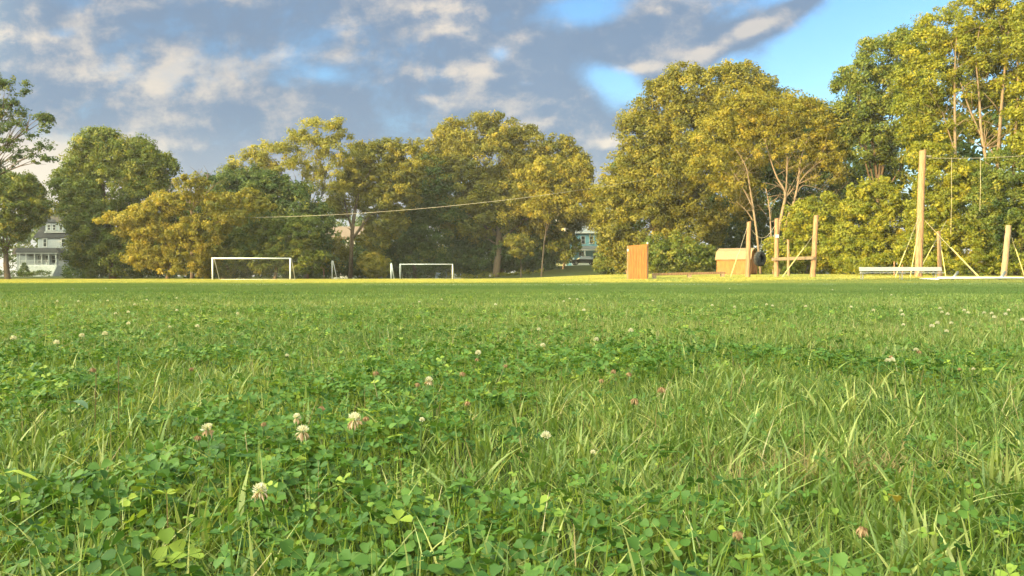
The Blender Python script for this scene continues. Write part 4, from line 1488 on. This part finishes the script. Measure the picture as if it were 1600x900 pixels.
def shed():
    d = 66
    b = gpt(1151, d)
    k = d / F
    r = empty('barn_shed', b, 0)
    tag(r, 'small orange barn shaped shed with a tan gambrel roof', 'shed')
    # local x along the long side; long side faces left front
    ang = R(-30)
    r.rotation_euler = (0, 0, ang)
    Lx, D = 2.75, 2.5
    h1 = 1.25
    z0 = .08
    wall = MB().prism([(0, 0), (D, 0), (D, h1), (D * .5, h1 + .85), (0, h1)], 0, Lx)
    # prism is in xz along y: turn so the long side runs along -x
    m = Matrix(((0, -1, 0), (1, 0, 0), (0, 0, 1)))
    def turn(mb, off=Vector((Lx * .5, -D * .5, z0))):
        mb.v = [tuple(m @ Vector(q) + off) for q in mb.v]
        return mb
    turn(wall).build('wall', M['board'], r)
    prof = [(-.10, h1 - .02), (.34, h1 + .66), (D / 2, h1 + .95), (D - .34, h1 + .66), (D + .10, h1 - .02), (D + .04, h1 - .10), (D - .38, h1 + .58), (D / 2, h1 + .86), (.38, h1 + .58), (-.04, h1 - .10)]
    rf = MB()
    n = len(prof)
    y0, y1 = -.12, Lx + .12
    vs = [(p[0], y0, p[1]) for p in prof] + [(p[0], y1, p[1]) for p in prof]
    fs = [(i, i + n, (i + 1) % n + n, (i + 1) % n) for i in range(n)]
    for o_ in (0, n):
        for i in range(4):
            fs.append((o_ + i, o_ + i + 1, o_ + 8 - i, o_ + 9 - i))
    rf.add(vs, fs)
    turn(rf).build('roof', M['roof_tan'], r)
    # double door with X braces on the right hand end
    xe = Lx * .5 + .03
    for sg in (-1, 1):
        dr = MB().box((xe, sg * .46, .80 + z0), (.05, .86, 1.45)).build('door', M['board'], r)
        tm = MB()
        for z in (.12, 1.48):
            tm.box((xe + .035, sg * .46, z + z0), (.03, .84, .08))
        for yy in (.07, .85):
            tm.box((xe + .035, sg * yy, .80 + z0), (.03, .07, 1.28))
        tm.tube([(xe + .045, sg * .1, .2 + z0), (xe + .045, sg * .82, 1.4 + z0)], .035, 4)
        tm.build('door_trim', M['board_trim'], dr)
    for sy in (-1, 1):
        MB().box((Lx * .5 + .012, sy * (D / 2 - .02), (h1 - .06) / 2 + z0), (.10, .09, h1 - .06)).build('corner_trim', M['board_trim'], r)
    MB().box((0, 0, .0), (Lx - .1, D - .1, .15)).build('skid', M['timber_grey'], r)


M['roof_tan'] = mat_basic('tan_shingles', (.28, .19, .11), (.20, .135, .075), 14, .9, bump=.4)
M['board_trim'] = mat_basic('brown_trim', (.34, .15, .06), (.26, .11, .05), 3, .7)
shed()


def tire():
    """big tractor tire hung on edge beside the pole"""
    d = 53.0
    c = P(1187, 404.5, d)
    prof = []
    Rr, rr = .49, .25
    ring = [(-.17, rr), (-.20, .30), (-.215, .40), (-.17, Rr - .02), (-.08, Rr), (.08, Rr), (.17, Rr - .02), (.215, .40), (.20, .30), (.17, rr), (.13, rr + .03), (.15, .38), (.10, Rr - .06), (-.10, Rr - .06), (-.15, .38), (-.13, rr + .03)]
    n, m = 48, len(ring)
    vs, fs = [], []
    for i in range(n):
        a = 2 * math.pi * i / n
        lug = .022 if i % 3 == 0 else 0
        for (u, q) in ring:
            q2 = q + (lug if q > Rr - .03 else 0)
            vs.append((q2 * math.cos(a), u, q2 * math.sin(a)))
    for i in range(n):
        for j in range(m):
            fs.append((i * m + j, i * m + (j + 1) % m, ((i + 1) % n) * m + (j + 1) % m, ((i + 1) % n) * m + j))
    root = empty('hanging_tire', c, R(38))
    tag(root, 'big black tire hung on edge beside the pole at the shed', 'tire')
    MB().add(vs, fs).build('tyre', M['rubber'], root)
    # two ropes up to a hook on the wire between the poles
    top = P(1190, 372, 52.6) - c
    ro = MB()
    inv = Matrix.Rotation(-R(38), 3, 'Z')
    for s in (-.1, .1):
        ro.tube([Vector((s, 0, .40)), inv @ top], .010, 5)
    ro.build('rope', M['rope'], root)


tire()
# wire the tire hangs on
def cable(name, label, pts, rad, cat='cable', mat='wire', group=None):
    b = pts[0]
    o = MB().tube([p - b for p in pts], rad, 6).build(name, M[mat], None, loc=b)
    tag(o, label, cat, group)
    return o


def sag(a, b, s, n=16):
    return [a.lerp(b, i / n) - Vector((0, 0, s * 4 * (i / n) * (1 - i / n))) for i in range(n + 1)]


cable('steel_wire', 'wire between the shed pole and the next post holding the tire', sag(P(1170, 352, 52), P(1213, 347, 52), .95, 20), .012)
# the long cable across the field
keys = [(296, 341, 86), (420, 340, 83), (540, 335.5, 80), (680, 325, 77), (828, 309, 73.5), (960, 289, 79), (1040, 276, 84), (1140, 257, 84), (1314, 224, 78), (1400, 210, 76)]
pts = []
for i in range(len(keys) - 1):
    for t in (0, .25, .5, .75):
        a, b = P(*keys[i]), P(*keys[i + 1])
        pts.append(a.lerp(b, t))
pts.append(P(*keys[-1]))
# smooth by averaging
for _ in range(6):
    pts = [pts[0]] + [(pts[i - 1] + pts[i] * 2 + pts[i + 1]) / 4 for i in range(1, len(pts) - 1)] + [pts[-1]]
cable('zip_line', 'long sagging cable running across the whole field between the trees', pts, .015)
cable('steel_wire', 'level wire from the top of the highest pole to the right', sag(P(1442, 247, 52), P(1640, 240, 54), .15), .016)
for (px, y0, y1, lab) in ((1485, 245, 366, 'left one of two ropes hanging from the high wire'), (1530, 245, 330, 'right one of two ropes hanging from the high wire')):
    a = P(px, y0 + 1.3, 52.5)
    cable('climbing_rope', lab, [a, (a + P(px, y1, 52.5)) / 2 + Vector((.03, 0, 0)), P(px, y1, 52.5)], .011, 'rope', 'rope', 'ropes hanging from the high wire')

# pale far roof shape seen through the branches
simple_house('distant_house', 'pale roof glimpsed through the branches between the trees', 101, 1306, 1332, 316, 304, 5, 'white_siding', 'roof_grey', [(1319, 322, .6, .8)], False)

# ------------------------------------------------------------------ painted line on the field (grass stained white)
M['painted'] = mat_leaf('painted_grass', (.42, .45, .36), (.55, .57, .48), (.66, .67, .60), .2, .7)


def painted_line():
    parts = []
    for (xa, ya, xb, yb, wd, dens) in ((-14, 26.5, 34, 33.5, .10, 170), (-13.5, 17, -8.5, 19.5, .10, 40)):
        L = math.hypot(xb - xa, yb - ya)
        n = int(L * dens * wd * 10)
        t = rng.random(n)
        k = vnoise(t * L, t * 0, 1.2, 31) > .38
        t = t[k]
        n = len(t)
        x = xa + (xb - xa) * t + rng.normal(0, wd * .5, n)
        y = ya + (yb - ya) * t + rng.normal(0, wd * .5, n)
        parts.append(blades(x, y, rng.uniform(.045, .075, n), rng.uniform(.01, .02, n), np.abs(rng.normal(.3, .2, n)), 1, tipw=.3))
    V, Q, v = merge(parts)
    o = np_mesh('field_line', V, Q, M['painted'], v=v)
    tag(o, 'faint worn white line painted across the grass', 'field line', kind='stuff')


painted_line()

# ------------------------------------------------------------------ clover flowers
M['petal'] = mat_leaf('white_petals', (.62, .55, .45), (.80, .76, .70), (.88, .86, .82), .35, .6)
M['petal_pink'] = mat_leaf('pink_petals', (.46, .29, .19), (.66, .48, .36), (.78, .68, .58), .35, .6)
M['petal_brown'] = mat_leaf('brown_petals', (.20, .11, .055), (.36, .22, .12), (.50, .34, .20), .25, .7)
M['stalk'] = mat_leaf('flower_stalk', (.12, .17, .05), (.16, .21, .06), None, .2, .5)


def floret_mesh(rad, kind, seed, n=46):
    """curved petals set round a ball; kind 0 fresh, 1 half drooped, 2 withered"""
    g = np.random.default_rng(seed)
    Vup, Vdn = [], []
    for i in range(n):
        t = (i + .5) / n
        cz = 1 - 1.55 * t
        a = i * 2.39996 + g.normal(0, .15)
        droop = (kind == 1 and cz < g.uniform(-.45, .35)) or kind == 2
        s = math.sqrt(max(0, 1 - cz * cz))
        d = np.array([math.cos(a) * s, math.sin(a) * s, cz])
        base = d * rad * .25
        if droop:
            tip = np.array([d[0] * rad * g.uniform(.5, 1.15), d[1] * rad * g.uniform(.5, 1.15), -rad * g.uniform(.45, 1.5)])
        else:
            d2 = d + np.array([0, 0, .35])
            d2 /= np.linalg.norm(d2)
            tip = d2 * rad * g.uniform(.92, 1.12)
        midp = (base + tip) / 2 + d * rad * .18
        ax = tip - base
        side = np.cross(ax, d + g.normal(0, .3, 3))
        nn_ = np.linalg.norm(side)
        if nn_ < 1e-9:
            continue
        side /= nn_
        w = rad * g.uniform(.13, .20)
        fold = np.cross(side, ax)
        fold /= np.linalg.norm(fold)
        L = Vdn if droop else Vup
        L += [base, midp - side * w, tip + fold * w * .3, midp + fold * w * .7, base, midp + fold * w * .7, tip + fold * w * .3, midp + side * w]
    return Vup, Vdn


def clover_flower(label, px, py, hd, kind, zf=.082, group=None, dist=None, seed=0):
    """px,py: head centre in the photograph; hd head diameter in px of the photograph"""
    d = (CAMZ - zf) * F / (py - HOR)
    x = (px - 800) / F * d
    rad = max(.0045, min(.0135, hd / 2 * d / F))
    z0 = gzf(x, d)
    r = empty('clover_flower', (x, d, z0))
    tag(r, label, 'flower', group)
    Vu, Vd = floret_mesh(rad, kind, seed)
    head = np.array([0, 0, zf - z0])
    up_mat = M['petal'] if kind < 2 else M['petal_brown']
    if Vu:
        V = np.array(Vu) + head
        Q = np.arange(len(V)).reshape(-1, 4)
        np_mesh('petals', V, Q, up_mat, r, v=np.repeat(rng.random(len(Q)), 4))
    if Vd:
        V = np.array(Vd) + head
        Q = np.arange(len(V)).reshape(-1, 4)
        np_mesh('withered_petals', V, Q, M['petal_pink'] if kind == 1 else M['petal_brown'], r, v=np.repeat(rng.random(len(Q)), 4))
    g = np.random.default_rng(seed + 5)
    bx, by = g.normal(0, .012, 2)
    o = MB().tube([(bx, by, -.01), (bx * .5, by * .6, (zf - z0) * .5), (0, 0, zf - z0)], [.0011, .0010, .0009], 5).build('stem', M['stalk'], r)
    a = o.data.attributes.new('v', 'FLOAT', 'POINT')
    return r


FL = [
    ('largest fresh white clover flower, low in the left foreground', 404, 768, 26, 1, .088),
    ('white clover flower over a skirt of drooping pinkish petals, left foreground', 323, 671, 21, 1, .090),
    ('cream clover flower with tan drooping petals between two smaller ones', 472, 675, 22, 1, .088),
    ('small cream clover flower just behind the tan skirted one', 463, 653, 15, 1, .090),
    ('tall white clover flower with hanging petals left of the centre', 553, 656, 27, 1, .094),
    ('white clover flower half sunk among bright clover leaves right of centre', 853, 682, 17, 0, .080),
    ('tiny fresh white clover head next to a broad grass tuft', 659, 657, 10, 0, .086),
    ('tiny white clover head low beside long blades right of centre', 927, 708, 8, 0, .078),
    ('small white clover flower on its own above a drooping skirt, mid lawn', 670, 595, 14, 1, .086),
    ('round white clover head standing alone mid lawn', 747, 552, 11, 0, .086),
    ('pinkish orange clover flower right of the centre', 992, 624, 15, 2, .086),
    ('brown dried clover head beside the tall white flower', 571, 652, 12, 2, .090),
    ('brown dried clover head tucked left of the pink skirted flower', 307, 682, 12, 2, .084),
    ('orange brown clover head low in the right foreground', 1155, 833, 18, 2, .078),
    ('large tan dried clover head in the right foreground', 1349, 826, 21, 2, .080),
    ('brown clover head left of the tan skirted flowers', 411, 661, 10, 2, .086),
]
for i, (l_, px, py, hd, kd, zf) in enumerate(FL):
    clover_flower(l_, px, py, hd, kd, zf, 'clover flowers close to the camera', seed=i * 7 + 1)
far_w = [(20, 529, 15), (127, 525, 12), (163, 522, 13), (87, 536, 13), (448, 556, 7), (932, 531, 9), (848, 540, 9), (200, 488, 7), (122, 471, 6), (89, 471, 5),
         (168, 470, 5), (229, 469, 5), (276, 466, 5), (210, 476, 6), (180, 490, 5), (200, 506, 7), (308, 510, 7), (265, 511, 5), (371, 490, 5), (276, 485, 5),
         (1113, 477, 7), (1148, 480, 6), (1198, 476, 5), (1207, 478, 5), (1259, 479, 7), (1330, 480, 7), (1365, 485, 7), (1408, 486, 6), (1411, 492, 8),
         (1469, 482, 8), (1472, 488, 9), (1481, 491, 6), (1465, 505, 9), (1457, 510, 8), (1487, 505, 6), (1480, 518, 7), (1507, 485, 9), (1513, 489, 8),
         (1538, 489, 8), (1550, 490, 7), (1554, 496, 9), (1572, 491, 6), (1576, 485, 6), (1598, 500, 9), (1412, 508, 6), (1388, 564, 9), (1395, 563, 9),
         (1301, 453, 5), (1376, 452, 4), (1140, 451, 4), (881, 471, 5), (890, 467, 5), (902, 468, 5), (912, 485, 7), (986, 517, 9), (842, 515, 7), (690, 468, 5),
         (655, 472, 5), (774, 476, 5), (1020, 470, 4), (1393, 461, 4), (1522, 577, 6), (1432, 547, 8), (985, 516, 6)]
MARKS = [(60, 'the trunk at the left edge'), (190, 'the big dark tree at left'), (330, 'the golden spreading tree'), (460, 'the largest goal'),
         (620, 'the forked trunk'), (720, 'the farthest goal'), (860, 'the broadest tree'), (950, 'the light blue house'), (1020, 'the orange wall'),
         (1110, 'the balance beam'), (1200, 'the shed'), (1290, 'the cross beam'), (1344, 'the gap left of the bench'), (1400, "the bench's left half"),
         (1462, 'the highest pole'), (1490, "the bench's right end"), (1530, "the tipped goal's left end"), (1605, 'the weathered pole')]
ORD = ['nearest', 'second nearest', 'third nearest', 'fourth nearest', 'fifth nearest', 'sixth nearest', 'seventh nearest', 'eighth nearest', 'ninth nearest', 'tenth nearest']


def line_label(what, lst, px, py):
    lo = 0
    for hi, nm in MARKS:
        if px < hi:
            break
        lo = hi
    same = sorted([q for q in lst if lo <= q[0] < hi], key=lambda q: (-q[1], q[0]))
    i = [q[:2] for q in same].index((px, py))
    if len(same) == 1:
        return '%s alone in line with %s' % (what, nm)
    return '%s in line with %s, %s of those' % (what, nm, ORD[i])


for i, (px, py, hd) in enumerate(far_w):
    clover_flower(line_label('white clover flower', far_w, px, py), px, py, hd, 0, .078, 'white clover flowers farther out', seed=100 + i)
far_b = [(144, 576, 11), (298, 575, 9), (587, 581, 11), (722, 582, 11), (518, 590, 7), (652, 599, 9), (730, 628, 11), (959, 578, 10), (983, 583, 10), (1034, 606, 15),
         (940, 593, 9), (502, 636, 12), (745, 560, 7), (1437, 548, 8), (1393, 556, 8), (1500, 575, 6), (790, 570, 8)]
for i, (px, py, hd) in enumerate(far_b):
    clover_flower(line_label('withered brown clover head', far_b, px, py), px, py, hd, 2, .076, 'withered clover heads farther out', seed=300 + i)


# a few singular plants of the foreground
def leaf_single(name, label, px, py, zf, length, width, mat, az, tilt, cat, v=.5):
    d = (CAMZ - zf) * F / (py - HOR)
    x = (px - 800) / F * d
    n = 8
    V, Q = [], []
    g = np.random.default_rng(int(px))
    for i in range(n + 1):
        t = i / n
        w = width * math.sin(math.pi * min(1, .08 + .92 * t)) ** .7 * .5
        u = (t - .5) * length
        zc = .12 * length * math.sin(math.pi * t)
        for s in (-1, 0, 1):
            V.append((u, s * w, zc + (.25 * w if s else 0) + g.normal(0, .0006)))
    for i in range(n):
        for s in (0, 1):
            a = i * 3 + s
            Q.append((a, a + 1, a + 4, a + 3))
    z0 = gzf(x, d)
    r = empty(name, (x, d, z0))
    tag(r, label, cat)
    m = Matrix.Rotation(az, 3, 'Z') @ Matrix.Rotation(tilt, 3, 'Y')
    V = [tuple(m @ Vector(q) + Vector((0, 0, zf - z0))) for q in V]
    np_mesh('blade', np.array(V), np.array(Q), M[mat], r, v=np.full(len(V), v), smooth=True)
    e = m @ Vector((-length / 2, 0, 0)) + Vector((0, 0, zf - z0))
    o = MB().tube([(e.x * 1.3, e.y * 1.3, -.01), (e.x * 1.1, e.y * 1.1, (zf - z0) * .5), e], .0011, 5).build('stalk', M['stalk'], r)


M['grey_leaf'] = mat_leaf('grey_green_leaf', (.10, .17, .10), (.14, .22, .14), None, .25, .5)
M['yellow_leaf'] = mat_leaf('yellow_leaf', (.45, .34, .06), (.55, .42, .10), None, .35, .5)
leaf_single('broad_leaf', 'grey green broad leaf lying in the clover at the left', 122, 634, .070, .055, .022, 'grey_leaf', R(-25), R(12), 'leaf')
leaf_single('broad_leaf', 'bright green blade poking in at the left edge of the lawn', 22, 748, .080, .060, .010, 'clover', R(-5), R(4), 'leaf', 1.0)
leaf_single('yellowed_leaf', 'yellow curled leaf in the right foreground', 1400, 781, .072, .018, .015, 'yellow_leaf', R(40), R(35), 'leaf')


def seed_stalk(label, px, pyb, pyt, zb, tiltx=0.0):
    d = (CAMZ - zb) * F / (pyb - HOR)
    x = (px - 800) / F * d
    zt = CAMZ - (pyt - HOR) / F * d
    b = Vector((x, d, gzf(x, d)))
    r = empty('seed_stalk', b)
    tag(r, label, 'grass stalk')
    o = MB().tube([(0, 0, -.01), (tiltx * .5, 0, zt * .55), (tiltx, 0, zt)], [.0011, .0009, .0005], 5).build('stem', M['straw'], r)
    hd = MB()
    for i in range(7):
        t = .80 + .03 * i
        p = Vector((tiltx * t, 0, zt * t))
        hd.tube([p, p + Vector(((-1) ** i * .002, 0, .006))], [.0009, .0002], 4)
    hd.build('seed_head', M['straw'], r)


seed_stalk('tall thin reddish straw stalk standing alone at the left', 184, 640, 557, .06)
seed_stalk('thin upright straw stalk near the left clover flowers', 146, 640, 585, .06, .004)


def haze():
    m = bpy.data.materials.new('haze')
    m.use_nodes = True
    k = NT(m.node_tree)
    v = k.new('ShaderNodeVolumePrincipled')
    v.inputs['Color'].default_value = (.92, .94, .97, 1)
    v.inputs['Density'].default_value = 0.0003
    v.inputs['Anisotropy'].default_value = 0.0
    o = k.new('ShaderNodeOutputMaterial')
    k.l.new(v.outputs[0], o.inputs['Volume'])
    a = [(x, y, z) for x in (-950, 950) for y in (-950, 1850) for z in (-1.0, 34)]
    Q = [(0, 1, 3, 2), (4, 6, 7, 5), (0, 4, 5, 1), (2, 3, 7, 6), (0, 2, 6, 4), (1, 5, 7, 3)]
    ob = np_mesh('haze', np.array(a, float), np.array(Q), m)
    tag(ob, 'thin warm evening haze over the whole field', 'haze', kind='stuff')


haze()
